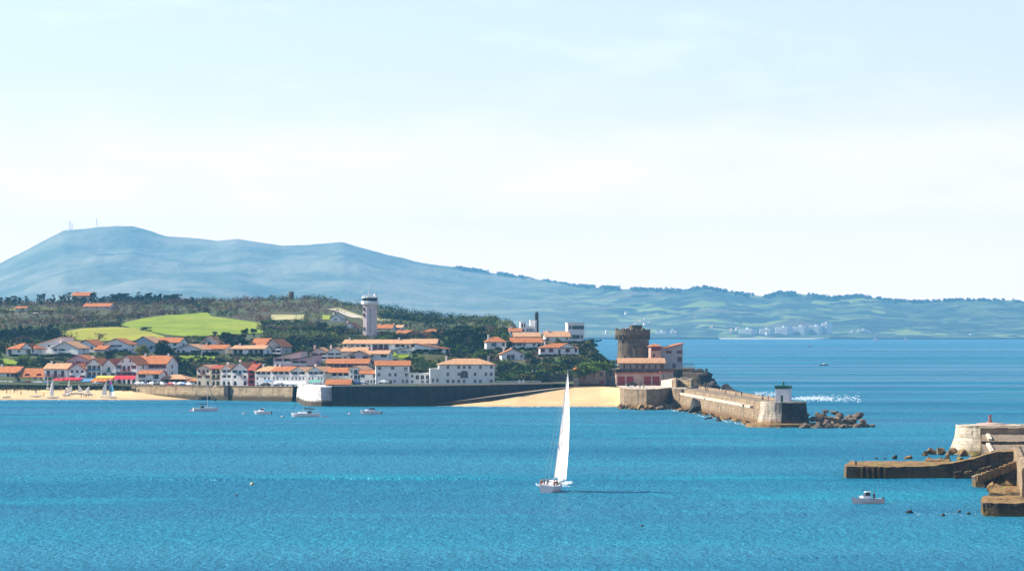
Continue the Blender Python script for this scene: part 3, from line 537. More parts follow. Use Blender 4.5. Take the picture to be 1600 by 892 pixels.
# dark harbour wall
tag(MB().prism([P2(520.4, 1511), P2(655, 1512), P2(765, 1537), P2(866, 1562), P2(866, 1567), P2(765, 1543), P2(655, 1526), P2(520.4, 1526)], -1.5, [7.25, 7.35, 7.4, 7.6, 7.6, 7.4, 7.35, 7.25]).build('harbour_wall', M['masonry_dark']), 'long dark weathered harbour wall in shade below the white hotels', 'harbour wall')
mb = MB()
for a, b_, z in ((521, 655, 7.35), (655, 765, 7.45), (765, 864, 7.55)):
    Da, Db = np.interp([a, b_], [521, 655, 765, 866], [1511, 1512, 1537, 1562])
    mb.prism([(PX(a, Da), Da-0.2), (PX(b_, Db), Db-0.2), (PX(b_, Db), Db+0.8), (PX(a, Da), Da+0.8)], z+0.01, z+0.45)
tag(mb.build('parapet', M['pale_line']), 'pale coping parapet running along the dark harbour wall', 'parapet')
# slipway
mb = MB(); S = [(652, 1517, 0.1), (700, 1515.5, 1.4), (760, 1513, 3.3), (810, 1518, 4.7), (850, 1530, 5.7), (895, 1543, 6.75), (962, 1541, 7.1)]
L = []
for p, D, z in S:
    x = PX(p, D); bk_ = max(D+4, np.interp(p, [652, 765, 866, 895, 962], [1511.9, 1536.8, 1561.8, 1549, 1546])+.2); L += [(x, D-2, -1), (x, D-2, z), (PX(p, bk_), bk_, z), (PX(p, bk_), bk_, -1)]
for i in range(len(S)-1):
    for q in range(4): a = i*4+q; b_ = i*4+(q+1) % 4; mb.f.append((a, b_, b_+4, a+4)); mb.mi.append(1 if q == 0 else 0)
mb.f += [(0, 1, 2, 3), (len(L)-4, len(L)-3, len(L)-2, len(L)-1)]; mb.mi += [0, 0]; mb.v = L
tag(mb.build('slipway', [M['deck_stone'], M['masonry_dark']]), 'narrow stone slipway sloping down along the sandy beach', 'slipway')

# fort platform
PLZ = 7.2
plat = [P2(968, 1532), P2(970, 1478), P2(976, 1461), P2(988, 1457), P2(1010, 1450), P2(1026, 1453), P2(1049, 1496), P2(1053, 1466), P2(1065, 1462), P2(1085, 1500), P2(1100, 1600), P2(960, 1600), P2(962, 1545)]
tag(MB().prism(plat, -1.5, PLZ, 0, 1).build('fort_platform', [M['dike'], M['paving']]), 'sunlit stone platform with walls above weedy rocks in front of the fort', 'platform')
# dike: two tiers with coping line
def dike_pt(t, off): # t 0..1 along camera side, off metres to the right (sea side)
    D = lerp(1470, 1204, t); x = lerp(PX(1060, 1470), PX(1191, 1204), t); d = Vector((PX(1191, 1204)-PX(1060, 1470), 1204-1470)).normalized(); nrm = Vector((-d.y, d.x)); 
    return (x+nrm.x*off, D+nrm.y*off)
root = empty('stone_dike', (*P2(1120, 1330), 0), 0, 'long low stone dike running from the fort to the white lamp hut', 'dike'); o = root.location
lo = [dike_pt(i/16, 0) for i in range(17)]; hi_ = [dike_pt(i/16, 8.5) for i in range(17)]
mb = MB(); mb.prism(loc(lo+hi_[::-1]), -1.5, [lerp(4.9, 4.5, i/16) for i in range(17)]+[lerp(4.9, 4.5, i/16) for i in range(16, -1, -1)]); mb.build('lower_wall', M['dike'], root)
lo2 = [dike_pt(i/16, 1.0) for i in range(17)]
mb = MB(); mb.prism(loc(lo2+hi_[::-1]), 4.4, [lerp(7.1, 6.75, i/16) for i in range(17)]+[lerp(7.1, 6.75, i/16) for i in range(16, -1, -1)], 0, 1); mb.build('upper_wall', [M['dike'], M['deck_stone']], root)
for (a, b_) in ((0.01, 0.36), (0.37, 0.80), (0.82, 0.88)):
    q = loc([dike_pt(a, -0.12), dike_pt(b_, -0.12), dike_pt(b_, 0.99), dike_pt(a, 0.99)]); zz = [lerp(4.95, 4.55, s)+0.02 for s in (a, b_, b_, a)]
    MB().prism(q, zz, [z+0.75 for z in zz]).build('ledge', M['pale_line'], root)
q = loc([dike_pt(0.0, 7.3), dike_pt(1.0, 7.3), dike_pt(1.0, 8.6), dike_pt(0.0, 8.6)]); MB().prism(q, [7.11, 6.76, 6.76, 7.11], [7.9, 7.5, 7.5, 7.9]).build('parapet', M['dike'], root)
q = loc([dike_pt(0.02, 0.9), dike_pt(0.05, 0.9), dike_pt(0.05, 1.5), dike_pt(0.02, 1.5)]); MB().prism(q, 5.4, 6.9).build('dark_hatch', M['dark'], root)
# end tower
root = empty('dike_head', (PX(1224, 1192), 1192, 0), 0, 'round stone head at the end of the dike, sunlit left and dark right', 'dike head')
pf = [(8.1, -1.5), (7.6, 1.5), (6.95, 4), (6.6, 7.0), (6.6, 7.25)]; MB().lathe(pf, 34, a0=R(262), a1=R(262+258), cap=False).build('round_wall', masonry('shade_toned_head_stone', (0.07, 0.06, 0.05), (0.03, 0.027, 0.025), (0.10, 0.05, 0.02), (0.8, 2.2)), root)  # right sector: the shaded side of the head put into a dark stone colour
MB().lathe(pf, 12, a0=R(160), a1=R(262), cap=False).build('sun_toned_face', masonry('sun_toned_head_stone', (0.66, 0.58, 0.45), (0.5, 0.42, 0.31), (0.26, 0.13, 0.04), (0.8, 2.6)), root)  # left sector: same stone, its sunlight put into a paler colour
MB().lathe([(6.59, 7.2), (6.59, 7.24)], 40).build('deck', M['deck_stone'], root)
mb = MB().lathe([(6.66, 6.9), (6.66, 7.32), (6.2, 7.35)], 48, cap=False); mb.build('coping', M['pale_line'], root)
mb = MB(); mb.lathe([(11.5, -1.2), (11.0, 0.9), (8.0, 1.1)], 22); 
fo = mb.build('footing', M['weed_stone'], root)
# white lamp hut
root = empty('lamp_hut', (PX(1224, 1192), 1192, 7.25), R(-16), 'small white square hut with green roof and lamp on the dike head', 'lamp hut')
MB().box(-2.0, 2.0, -2.0, 2.0, 0, 3.75).build('wall', M['white'], root, bevel=0.05)
MB().box(-2.12, 2.12, -2.12, 2.12, 3.753, 4.65).prism([(-1.95, -1.95), (1.95, -1.95), (1.95, 1.95), (-1.95, 1.95)], 4.653, 4.8, scale_top=0.6).build('roof', M['green_paint'], root)
l = MB().lathe([(0.35, 4.7), (0.35, 5.1), (0.25, 5.15), (0.25, 5.6), (0.38, 5.62), (0.1, 5.95)], 12).build('lantern', M['green_paint'], root)
MB().box(-0.35, 0.35, -2.04, -1.98, 0.003, 1.9).build('door', M['green_paint'], root)

# ------------------------------------------------------------------ near breakwater, bottom right
root = empty('breakwater_tower', (PX(1547, 930), 930, 0), 0, 'pale round battered stone tower at the head of the nearer breakwater', 'tower')
MB().lathe([(9.7, -1.5), (9.0, 1.2), (8.1, 3.5), (7.7, 6.0), (7.75, 6.55)], 56).build('round_wall', masonry('pale_tower_stone', (0.72, 0.62, 0.46), (0.52, 0.43, 0.30), (0.22, 0.16, 0.05), (0.4, 1.6)), root)
MB().lathe([(3.8, 6.55), (3.0, 6.9), (0.6, 7.15)], 32).build('mound', M['pink_stone'], root)
MB().lathe([(0.55, 7.15), (0.55, 7.5), (0.32, 7.55), (0.28, 8.5), (0.42, 8.55), (0.42, 8.8)], 10).build('post', mat('rusty_post', (0.35, 0.14, 0.09), None, 2), root)
root = empty('breakwater', (95, 800, 0), 0, 'stepped brown stone breakwater entering from the right edge', 'breakwater'); o = root.location
M['bw'] = masonry('breakwater_stone', (0.17, 0.12, 0.065), (0.07, 0.05, 0.03), (0.13, 0.09, 0.03), (0.3, 1.4))  # shade of the camera-facing walls put into this stone; sunlit parts take dike stone
MB().prism(loc([P2(1531, 932), P2(1532, 905), P2(1900, 905), P2(1900, 940), P2(1545, 945)]), 0.5, 6.45, 0, 1).build('upper_deck', [M['dike'], M['deck_stone']], root)
MB().prism(loc([P2(1534, 904.9), P2(1534, 850), P2(1900, 850), P2(1900, 904.9)]), 0.5, 4.95, 0, 1).build('middle_deck', [M['bw'], M['deck_stone']], root)
MB().prism(loc([P2(1534, 849.9), P2(1538, 798), P2(1548, 790), P2(1900, 790), P2(1900, 849.9)]), -1, 4.3, 0, 1).build('lower_deck', [M['bw'], M['deck_stone']], root)
for (a, b_, Da, Db, z) in ((1541, 1545, 898, 851, 4.953), (1541, 1548, 846, 792, 4.303)):
    MB().prism(loc([P2(a, Da), P2(b_, Db), P2(b_+5, Db), P2(a+5, Da)]), z, z+0.5).build('kerb', M['pale_line'], root)
MB().prism(loc([P2(1584, 786), P2(1592, 700), P2(1597, 640), P2(1900, 640), P2(1900, 786)]), -1.5, [5.7, 5.9, 6.1, 6.1, 5.7], 0, 1).build('main_body', [M['dike'], M['deck_stone']], root)
MB().prism(loc([P2(1584.5, 785), P2(1592.5, 700), P2(1597.5, 641), P2(1606, 641), P2(1600, 700), P2(1591, 785)]), [5.71, 5.91, 6.11, 6.11, 5.91, 5.71], [6.1, 6.3, 6.5, 6.5, 6.3, 6.1]).build('parapet', M['dike'], root)
root = empty('landing_pier', (PX(1380, 780), 780, 0), 0, 'long low dark landing pier rising as a ramp to the breakwater', 'pier'); o = root.location
fr = [P2(1319, 784), P2(1322, 776), P2(1420, 777), P2(1446, 778), P2(1484, 778), P2(1522, 779), P2(1556, 780), P2(1592, 780)]
zt = [2.2, 2.25, 2.15, 2.15, 2.75, 3.7, 4.9, 5.1]
bk = [(p[0]+(4.0 if i < 4 else 1.6), p[1]+(30 if i < 4 else 10)) for i, p in enumerate(fr)]
MB().prism(loc(fr+bk[::-1]), -1.5, zt+zt[::-1], 0, 1).build('ramp', [M['bw'], M['weed_stone']], root)
for i in range(5):
    a = 1345+i*9; MB().prism(loc([P2(a, 775.3), P2(a+2.6, 775.3), P2(a+2.6, 776.4), P2(a, 776.4)]), -1, 2.1).build('buttress', M['weed_stone'], root)
MB().box(0, 0.3, -1, -0.7, 2.3, 3.1, org=(0, 0, 0), rot=Matrix.Identity(3)).build('bollard', M['dark'], root).location = (PX(1338, 779)-o.x, 2.5, 0)
for i in range(26):
    a = random.uniform(1486, 1580); zb_ = np.interp(a, [1484, 1522, 1580], [1.0, 1.6, 3.0])*random.uniform(.2, 1); w_ = random.uniform(4, 12)
    MB().prism(loc([P2(a, 777-random.uniform(.5, 2.4)), P2(a+w_, 777-random.uniform(.5, 2.4)), P2(a+w_, 778.5), P2(a, 778.5)]), -1, [zb_+.1, zb_+.5, zb_+.5, zb_+.1]).build('broken_masonry', M['bw'], root)
MB().prism(loc([P2(1446, 800), P2(1484, 798), P2(1484, 806), P2(1446, 808)]), -1, 2.7).build('raised_block', M['weed_stone'], root)
root = empty('landing_steps', (PX(1560, 735), 735, 0), 0, 'small dark stone stairway ramp in front of the landing pier', 'steps'); o = root.location
st = [P2(1519, 738), P2(1524, 732), P2(1545, 731), P2(1592, 729)]
MB().prism(loc(st+[(p[0]+0.5, p[1]+5) for p in st[::-1]]), -1.5, [1.6, 2.0, 2.5, 4.6, 4.6, 2.5, 2.0, 1.6], 0, 1).build('ramp', [M['bw'], M['deck_stone']], root)
mb = MB()
for i in range(9): a = 1527+i*7; z = 2.05+i*0.30; mb.prism(loc([P2(a, 731.5), P2(a+7, 731.5), P2(a+7, 729.0), P2(a, 729.0)]), z-1.2, z+0.25)
mb.build('step_flight', M['weed_stone'], root)
tag(MB().prism([P2(1533, 632), P2(1536, 618), P2(1560, 617), P2(1700, 616), P2(1700, 650), P2(1536, 645)], -1.5, [1.9, 1.95, 2.0, 2.0, 2.0, 1.9], 0, 1).build('footing_block', [M['bw'], M['weed_stone']]), 'weedy brown stone block at the foot of the breakwater, lower right corner', 'stone block')
tag(MB().prism([P2(1545, 690), P2(1547, 672), P2(1600, 668), P2(1700, 668), P2(1700, 700), P2(1560, 700)], -1.5, [1.3, 1.35, 1.5, 1.5, 1.5, 1.4], 0, 1).build('footing_block', [M['bw'], M['weed_stone']]), 'lower weedy ledge behind the corner block at the right edge', 'stone block')

def roughen(o, L=1.6, amp=.16, its=7):
    if o.type != 'MESH': return
    b = bmesh.new(); b.from_mesh(o.data); bmesh.ops.triangulate(b, faces=b.faces)
    for _ in range(its):
        e = [x for x in b.edges if x.calc_length() > L]
        if not e: break
        bmesh.ops.subdivide_edges(b, edges=e, cuts=1); bmesh.ops.triangulate(b, faces=b.faces)
    mw = Vector(o.parent.location) if o.parent else Vector()
    for v in b.verts:
        p = v.co+mw; q = noise.noise_vector(p*.55)*amp+noise.noise_vector(p*1.7)*amp*.9; v.co += q
    b.to_mesh(o.data); b.free(); o.data.update()
for o in list(bpy.data.objects):
    nm = o.name.split('.')[0]; pn = o.parent.name.split('.')[0] if o.parent else ''
    if pn in ('breakwater', 'landing_pier', 'landing_steps') and nm not in ('bollard',): roughen(o, 1.0, .15)
    elif nm == 'footing_block': roughen(o, 1.0, .2)
    elif pn == 'stone_dike' or nm == 'fort_platform' or (pn == 'dike_head'): roughen(o, 2.0, .15)
    elif pn == 'breakwater_tower' and nm == 'round_wall': roughen(o, 1.5, .12)
# ------------------------------------------------------------------ rocks
def rock_mesh(seed, mt):
    r = random.Random(seed); b = bmesh.new()
    for i in range(16):
        v = Vector((r.gauss(0, 1), r.gauss(0, 1), r.gauss(0, 1))).normalized(); b.verts.new((v.x*r.uniform(0.8, 1.05), v.y*r.uniform(0.8, 1.05), v.z*r.uniform(0.6, 0.9)))
    bmesh.ops.convex_hull(b, input=list(b.verts)); bmesh.ops.delete(b, geom=[v for v in b.verts if not v.link_faces], context='VERTS')
    me = bpy.data.meshes.new('rock'); b.to_mesh(me); b.free(); me.materials.append(mt); return me
ROCKS = [rock_mesh(i, M['rock']) for i in range(6)]; ROCKD = [rock_mesh(i+20, M['rock_dark']) for i in range(5)]; WROCK = [rock_mesh(i+40, M['weed_stone']) for i in range(5)]
def rock(x, y, z, s, lib, label, group, sz=None):
    o = bpy.data.objects.new('rock', random.choice(lib)); COL.objects.link(o); o.location = (x, y, z); o.rotation_euler = (random.uniform(-.5, .5), random.uniform(-.5, .5), random.uniform(0, 6.28))
    o.scale = (s*random.uniform(.8, 1.3), s*random.uniform(.8, 1.2), (sz or s)*random.uniform(.8, 1.2)); return tag(o, label, 'rock', group)
G1 = 'angular rocks beyond the dike head'; L1 = 'angular brown rock in the heap beyond the dike head'
for (px, py, w) in [(1262, 662, 16), (1272, 652, 13), (1270, 668, 18), (1281, 647, 16), (1291, 640, 13), (1285, 660, 19), (1298, 652, 18), (1305, 642, 12), (1297, 668, 20), (1312, 655, 17), (1310, 666, 17), (1322, 660, 20), (1311, 648, 14), (1325, 650, 14), (1335, 655, 20), (1339, 648, 17), (1337, 664, 17), (1349, 656, 12), (1354, 662, 9), (1345, 662, 12), (1362, 662, 7), (1215, 671, 18), (1235, 671, 14), (1250, 670, 15), (1199, 669, 12), (1288, 670, 12), (1302, 660, 12), (1276, 644, 9), (1264, 645, 8)]:
    D = 1190-(py-655)*0.9; rock(PX(px, D)+random.uniform(-.3, .3), D, 28-(py+4-516)*D/F+0.2, w*D/F*0.64, ROCKS, L1, G1, w*D/F*0.52)
for i in range(34):
    px = random.uniform(1256, 1350); D = random.uniform(1172, 1194); rock(PX(px, D), D, random.uniform(.1, .8), random.uniform(1.1, 2.0), ROCKS, L1, G1, random.uniform(.9, 1.4))
G2 = 'weedy rocks along the dike foot'
for i in range(42):
    t_ = random.uniform(0.12, 1); x, y = dike_pt(t_, random.uniform(-3.2, -0.2)); rock(x, y, random.uniform(-0.3, 0.5), random.uniform(0.7, 1.7), WROCK, 'weedy brown rock along the foot of the stone dike', G2, random.uniform(0.4, 1))
p = dike_pt(0.30, -2.8); rock(p[0]+1, p[1], 1.6, 3.6, ROCKD[:1], 'single large black pyramid rock against the dike', None, 3.6)
for px, py, w in ((1062, 643, 6), (1108, 654, 9), (1124, 658, 11), (1103, 655, 5)): p = WP(px, py); rock(p.x, p.y, 0, w*0.12, ROCKD, 'small black rock in the water before the dike', 'small black rocks in the water')
G3 = 'weedy rocks below the fort platform'
for i in range(72):
    px = random.uniform(966, 1052); D = np.interp(px, [966, 1010, 1052], [1468, 1447, 1462])-random.uniform(-3, 9)
    rock(PX(px, D), D, random.uniform(-0.2, 1.1), random.uniform(0.6, 1.5), random.choice([WROCK, WROCK, ROCKS]), 'weedy brown rock below the fort platform wall', G3)
for i in range(20): px = random.uniform(310, 338); D = np.interp(px, [310, 338], [1652, 1644])-random.uniform(-1, 5); rock(PX(px, D), D, random.uniform(0, 2.4)*(1-abs(px-325)/16), random.uniform(0.7, 1.2), ROCKD, 'dark rock in the heap at the foot of the sunlit quay wall', 'dark rocks at the quay foot')
for i in range(48):
    t_ = random.random(); px = lerp(1072, 1146, t_); D = lerp(1575, 1440, t_)+random.uniform(-8, 14); off = random.uniform(0, 6)
    rock(PX(px, D)+off*0.6+2, D, max(0.2, lerp(12, 6.0, t_)-off*0.9+random.uniform(-1, .5)), random.uniform(1.6, 3.4)*(1.2-t_*0.6), ROCKD, 'black rock on the seaward flank of the fort', 'black rocks behind the dike')
for px, py, w in ((1369, 717, 8), (1383, 717, 6), (1398, 717, 14), (1420, 717, 15)): p = WP(px, py); rock(p.x, p.y, 0.1, w*p.y/F*0.5, WROCK if w > 14 else ROCKD, 'dark rock in the row left of the pale breakwater tower', 'rocks by the breakwater tower')
for px, py, w, lb in ((1421, 801, 12, 'leftmost dark rock in the water near the small motorboat'), (1473, 806, 10, 'low dark rock in the middle of the right foreground water'), (1498, 800, 9, 'small pointed dark rock right of the low one'), (1514, 803, 8, 'flat dark rock nearest the weedy corner block')):
    p = WP(px, py); rock(p.x, p.y, 0.05, w*p.y/F*0.55, ROCKD, lb, None)
for px, w, D, z, in ((1455, 17, 925, 1.4), (1470, 20, 922, 1.6), (1487, 20, 920, 1.5), (1505, 22, 912, 1.2), (1525, 22, 905, 1.4), (1445, 10, 915, 0.8), (1452, 12, 860, 0.5), (1480, 14, 865, 0.8), (1470, 14, 862, 0.7), (1500, 15, 870, 0.9)):
    rock(PX(px, D), D, z*0.4, w*D/F*0.55, WROCK, 'rounded weedy boulder at the foot of the pale breakwater tower', 'boulders under the breakwater tower', 1.5)
for i in range(12): px = random.uniform(1548, 1590); D = random.uniform(700, 722); rock(PX(px, D), D, random.uniform(0, .9), random.uniform(.6, 1.2), WROCK, 'weedy rock between the stairway ramp and the lower ledge', 'rocks under the stairway')

# ------------------------------------------------------------------ fort
root = empty('round_fort', (PX(988.5, 1592), 1592, PLZ), 0, 'massive round stone fort tower with overhanging parapet and turret', 'fort tower'); k = 1592/F
zb = 0; zt_ = PZ(512, 1592)-PLZ
MB().lathe([(6.25, 0), (6.1, 6), (5.8, zt_-5.6), (5.8, zt_-4.2)], 40).build('drum', M['fort'], root)
MB().lathe([(4.1, 0), (3.9, zt_-4.2)], 28, c=(2.3, -3.0)).build('buttress_drum', M['fort'], root)
mb = MB()
mb.lathe([(5.82, zt_-4.6), (6.75, zt_-3.0), (6.85, zt_-2.8), (6.85, zt_-1.0), (6.3, zt_-1.0), (6.3, zt_-2.2)], 40)
for i in range(20):
    a = i/20*2*math.pi; mb.box(-0.7, 0.7, -0.45, 0.35, zt_-1.0+0.003, zt_-random.uniform(.2, .85), rot=Matrix.Rotation(a-math.pi/2, 3, 'Z'), org=(6.6*math.cos(a), 6.6*math.sin(a), 0))
    mb.box(-0.25, 0.25, 0, 0.6, zt_-4.6, zt_-3.3, rot=Matrix.Rotation(a+math.pi/2, 3, 'Z'), org=(6.8*math.cos(a), 6.8*math.sin(a), 0))
mb.build('parapet', M['fort'], root)
MB().lathe([(2.5, zt_-2.2), (2.45, zt_+0.5), (2.6, zt_+0.6), (2.6, zt_+1.0)], 20, c=(1.2, -1)).build('turret', M['fort'], root)
for px_, z_ in ((-3.4, 10), (3.2, 9), (0.6, 14)): MB().box(px_-0.25, px_+0.25, -6.9, -6.0, z_, z_+1.0).build('arrow_slit', M['dark'], root)

# ------------------------------------------------------------------ house builder
def opening(front, kind, x0, z0, x1, z1, out, root, sh, rail, wm):
    pass
def build_house(h):
    D = h['D']; k = D/F; yaw = R(h['yaw']); o_ = h['o']
    w = (h['x1']-h['x0'])*k/math.cos(yaw); d = h['depth']; Hh = (h['base']-h['eave'])*k; rise = max(0.05, (h['eave']-h['ridge'])*k)
    root = empty(h['name'], (h['x'], D, h['z']), yaw, h['label'], h['cat'], o_.get('group'))
    wm = M[h['wall']]; rm = M[h['roof']]; hw = w/2; kind = h['kind']; rail = o_.get('rail'); sh = o_.get('sh')
    # openings -------------------------------------------------
    ops = []; fl = h['floors']; nf = max(1, len(fl)); fh = Hh/nf
    for i, s in enumerate(fl):
        c = (w-0.5)/len(s)
        for j, ch in enumerate(s):
            if ch == '.': continue
            cx = -hw+0.25+c*(j+0.5); z0 = i*fh
            if ch in 'wW': ww = min(1.6, c*0.52); hh = min(1.75, fh*0.52); a = (cx-ww/2, z0+fh*0.34, cx+ww/2, z0+fh*0.34+hh)
            elif ch == 'd': ww = min(1.6, c*0.6); a = (cx-ww/2, z0+0.02, cx+ww/2, z0+fh*0.76)
            elif ch == 'b': ww = min(1.5, c*0.6); a = (cx-ww/2, z0+fh*0.08, cx+ww/2, z0+fh*0.78)
            elif ch == 'g': ww = c*0.82; a = (cx-ww/2, z0+0.02, cx+ww/2, z0+fh*0.80)
            elif ch == 'a': ww = min(2.2, c*0.66); a = (cx-ww/2, z0+0.02, cx+ww/2, z0+fh*0.80)
            elif ch == 'A': ww = 3.2; a = (cx-ww/2, z0+0.02, cx+ww/2, z0+fh*1.12)
            elif ch == 'l': ww = c*0.88; a = (cx-ww/2, z0+fh*0.06, cx+ww/2, z0+fh*0.92)
            ops.append((ch, *a))
    xs = sorted({-hw, hw, *[round(a[1], 4) for a in ops], *[round(a[3], 4) for a in ops]}); zs = sorted({-3.0, Hh, *[round(a[2], 4) for a in ops], *[round(a[4], 4) for a in ops]})
    mb = MB(); vid = {}
    def vv(x, z):
        if (x, z) not in vid: vid[(x, z)] = len(mb.v); mb.v.append((x, 0, z))
        return vid[(x, z)]
    for i in range(len(xs)-1):
        for j in range(len(zs)-1):
            cx, cz = (xs[i]+xs[i+1])/2, (zs[j]+zs[j+1])/2
            if any(a[1] < cx < a[3] and a[2] < cz < a[4] for a in ops): continue
            mb.f.append((vv(xs[i], zs[j]), vv(xs[i+1], zs[j]), vv(xs[i+1], zs[j+1]), vv(xs[i], zs[j+1]))); mb.mi.append(0)
    # other walls
    mb.poly([(-hw, d, -3), (-hw, 0, -3), (-hw, 0, Hh), (-hw, d, Hh)]); mb.poly([(hw, 0, -3), (hw, d, -3), (hw, d, Hh), (hw, 0, Hh)]); mb.poly([(hw, d, -3), (-hw, d, -3), (-hw, d, Hh), (hw, d, Hh)])
    if kind == 'front': mb.poly([(-hw, 0, Hh), (hw, 0, Hh), (0, 0, Hh+rise)]); mb.poly([(hw, d, Hh), (-hw, d, Hh), (0, d, Hh+rise)])
    if kind == 'side': mb.poly([(-hw, d, Hh), (-hw, 0, Hh), (-hw, d/2, Hh+rise)]); mb.poly([(hw, 0, Hh), (hw, d, Hh), (hw, d/2, Hh+rise)])
    if kind == 'monox': mb.poly([(-hw, 0, Hh), (hw, 0, Hh), (hw, 0, Hh+rise)]); mb.poly([(hw, 0, Hh), (hw, d, Hh), (hw, d, Hh+rise), (hw, 0, Hh+rise)]); mb.poly([(hw, d, Hh), (-hw, d, Hh), (hw, d, Hh+rise)])
    if kind == 'monox2': mb.poly([(-hw, 0, Hh), (hw, 0, Hh), (-hw, 0, Hh+rise)]); mb.poly([(-hw, d, Hh), (-hw, 0, Hh), (-hw, 0, Hh+rise), (-hw, d, Hh+rise)]); mb.poly([(hw, d, Hh), (-hw, d, Hh), (-hw, d, Hh+rise)])
    deep = {'l': min(2.6, d*0.35), 'g': 0.5, 'a': 0.9, 'A': 0.8, 'd': 0.2, 'b': 0.2, 'w': 0.18, 'W': 0.18}
    parts = []
    for (ch, x0, z0, x1, z1) in ops:
        q = deep[ch]
        mb.poly([(x0, 0, z0), (x0, q, z0), (x0, q, z1), (x0, 0, z1)]); mb.poly([(x1, q, z0), (x1, 0, z0), (x1, 0, z1), (x1, q, z1)])
        mb.poly([(x0, 0, z1), (x0, q, z1), (x1, q, z1), (x1, 0, z1)]); mb.poly([(x0, q, z0), (x0, 0, z0), (x1, 0, z0), (x1, q, z0)])
        if ch in 'aA':
            r = (x1-x0)/2; cx = (x0+x1)/2; zc = max(z0, z1-r); n = 5
            for s in (-1, 1):
                for t_ in range(n):
                    a, b_ = t_/n*math.pi/2, (t_+1)/n*math.pi/2
                    mb.poly([(cx+s*r, 0.002, z1), (cx+s*r*math.cos(a), 0.002, zc+(z1-zc)*math.sin(a)), (cx+s*r*math.cos(b_), 0.002, zc+(z1-zc)*math.sin(b_))])
        parts.append((ch, x0, z0, x1, z1, q))
    mb.build('wall', wm, root)
    nm = {'w': 'window', 'W': 'window', 'd': 'door', 'b': 'balcony_door', 'g': 'shop_front', 'a': 'arched_opening', 'A': 'arched_window', 'l': 'loggia'}
    for (ch, x0, z0, x1, z1, q) in parts:
        f = MB(); th = 0.09; y0, y1 = q-0.06, q-0.004
        if ch == 'l':   # back wall with glazed door, parapet or rail
            f.box(x0, x1, q-0.02, q+0.02, z0, z1); fo_ = f.build('loggia', wm, root)
            g_ = MB(); ww = x1-x0; g_.box(x0+ww*.04, x1-ww*.04, q-0.10, q-0.03, z0+0.05, lerp(z0, z1, .86)); g_.build('glazed_door', M['glass'], fo_)
            if rail:
                MB().box(x0+0.003, x1-0.003, -0.08, 0.04, z0+0.003, z0+min(1.0, (z1-z0)*0.42)).build('parapet', M[rail], fo_)
            continue
        f.box(x0+.003, x0+th, y0, y1, z0+.003, z1-.003); f.box(x1-th, x1-.003, y0, y1, z0+.003, z1-.003); f.box(x0+th, x1-th, y0, y1, z1-th, z1-.003); f.box(x0+th, x1-th, y0, y1, z0+.003, z0+th); f.box((x0+x1)/2-.04, (x0+x1)/2+.04, y0, y1, z0+th, z1-th)
        fo_ = f.build(nm[ch], M['frame'] if sh is None else M[sh], root)
        MB().poly([(x0, q, z0), (x1, q, z0), (x1, q, z1), (x0, q, z1)]).build('door_leaf' if ch == 'g' and sh == 'red_door' else 'pane', M['red_door'] if ch == 'g' and sh == 'red_door' else M['glass'], fo_)
        if ch == 'W' and sh:
            sw = (x1-x0)*0.48
            for s, xx in ((0, x0-sw-0.02), (1, x1+0.02)): MB().box(xx, xx+sw, -0.07, -0.01, z0, z1).build('shutter', M[sh], fo_)
        if ch == 'b':
            g_ = MB(); e = (x1-x0)*0.9; xa, xb = x0-e*0.5, x1+e*0.5; g_.box(xa, xb, -1.0, -0.005, z0-0.2, z0-0.05)
            g_.box(xa, xb, -1.0, -0.94, z0+0.8, z0+0.9)
            nb = max(3, int((xb-xa)/0.25))
            for i in range(nb+1): xx = lerp(xa, xb-0.06, i/nb); g_.box(xx, xx+0.07, -0.99, -0.95, z0-0.05, z0+0.8)
            g_.build('balcony', M[rail or sh or 'dark'], fo_)
    # side windows
    for s in (-1, 1):
        for i in range(nf):
            z0 = i*fh+fh*.34
            if d > 7 and kind != 'x':
                f = MB(); xx = s*(hw+0.01); yc = d*0.5; f.box(min(xx, xx+s*.04), max(xx, xx+s*.04), yc-.55, yc+.55, z0, z0+min(1.4, fh*.5)); f.build('window', M['glass'], root)
    # roof ----------------------------------------------------
    ov = 0.55; th = 0.22; rb = MB()
    def slab(a, b_, c, dd):
        P = [Vector(q) for q in (a, b_, c, dd)]; n = (P[1]-P[0]).cross(P[3]-P[0]).normalized(); n = n if n.z > 0 else -n; k0 = len(rb.v)
        rb.v += [tuple(q) for q in P]+[tuple(q+n*th) for q in P]
        for ff, mi in (((0, 1, 2, 3), 1), ((4, 5, 6, 7), 0), ((0, 1, 5, 4), 1), ((1, 2, 6, 5), 1), ((2, 3, 7, 6), 1), ((3, 0, 4, 7), 1)): rb.f.append(tuple(k0+q for q in ff)); rb.mi.append(mi)
    fas = M['burgundy'] if sh == 'burgundy' else M['brown_paint']
    if h['wall'] == 'white' and h['roof'] == 'tile_pale' and not sh: fas = M['tile_pale']
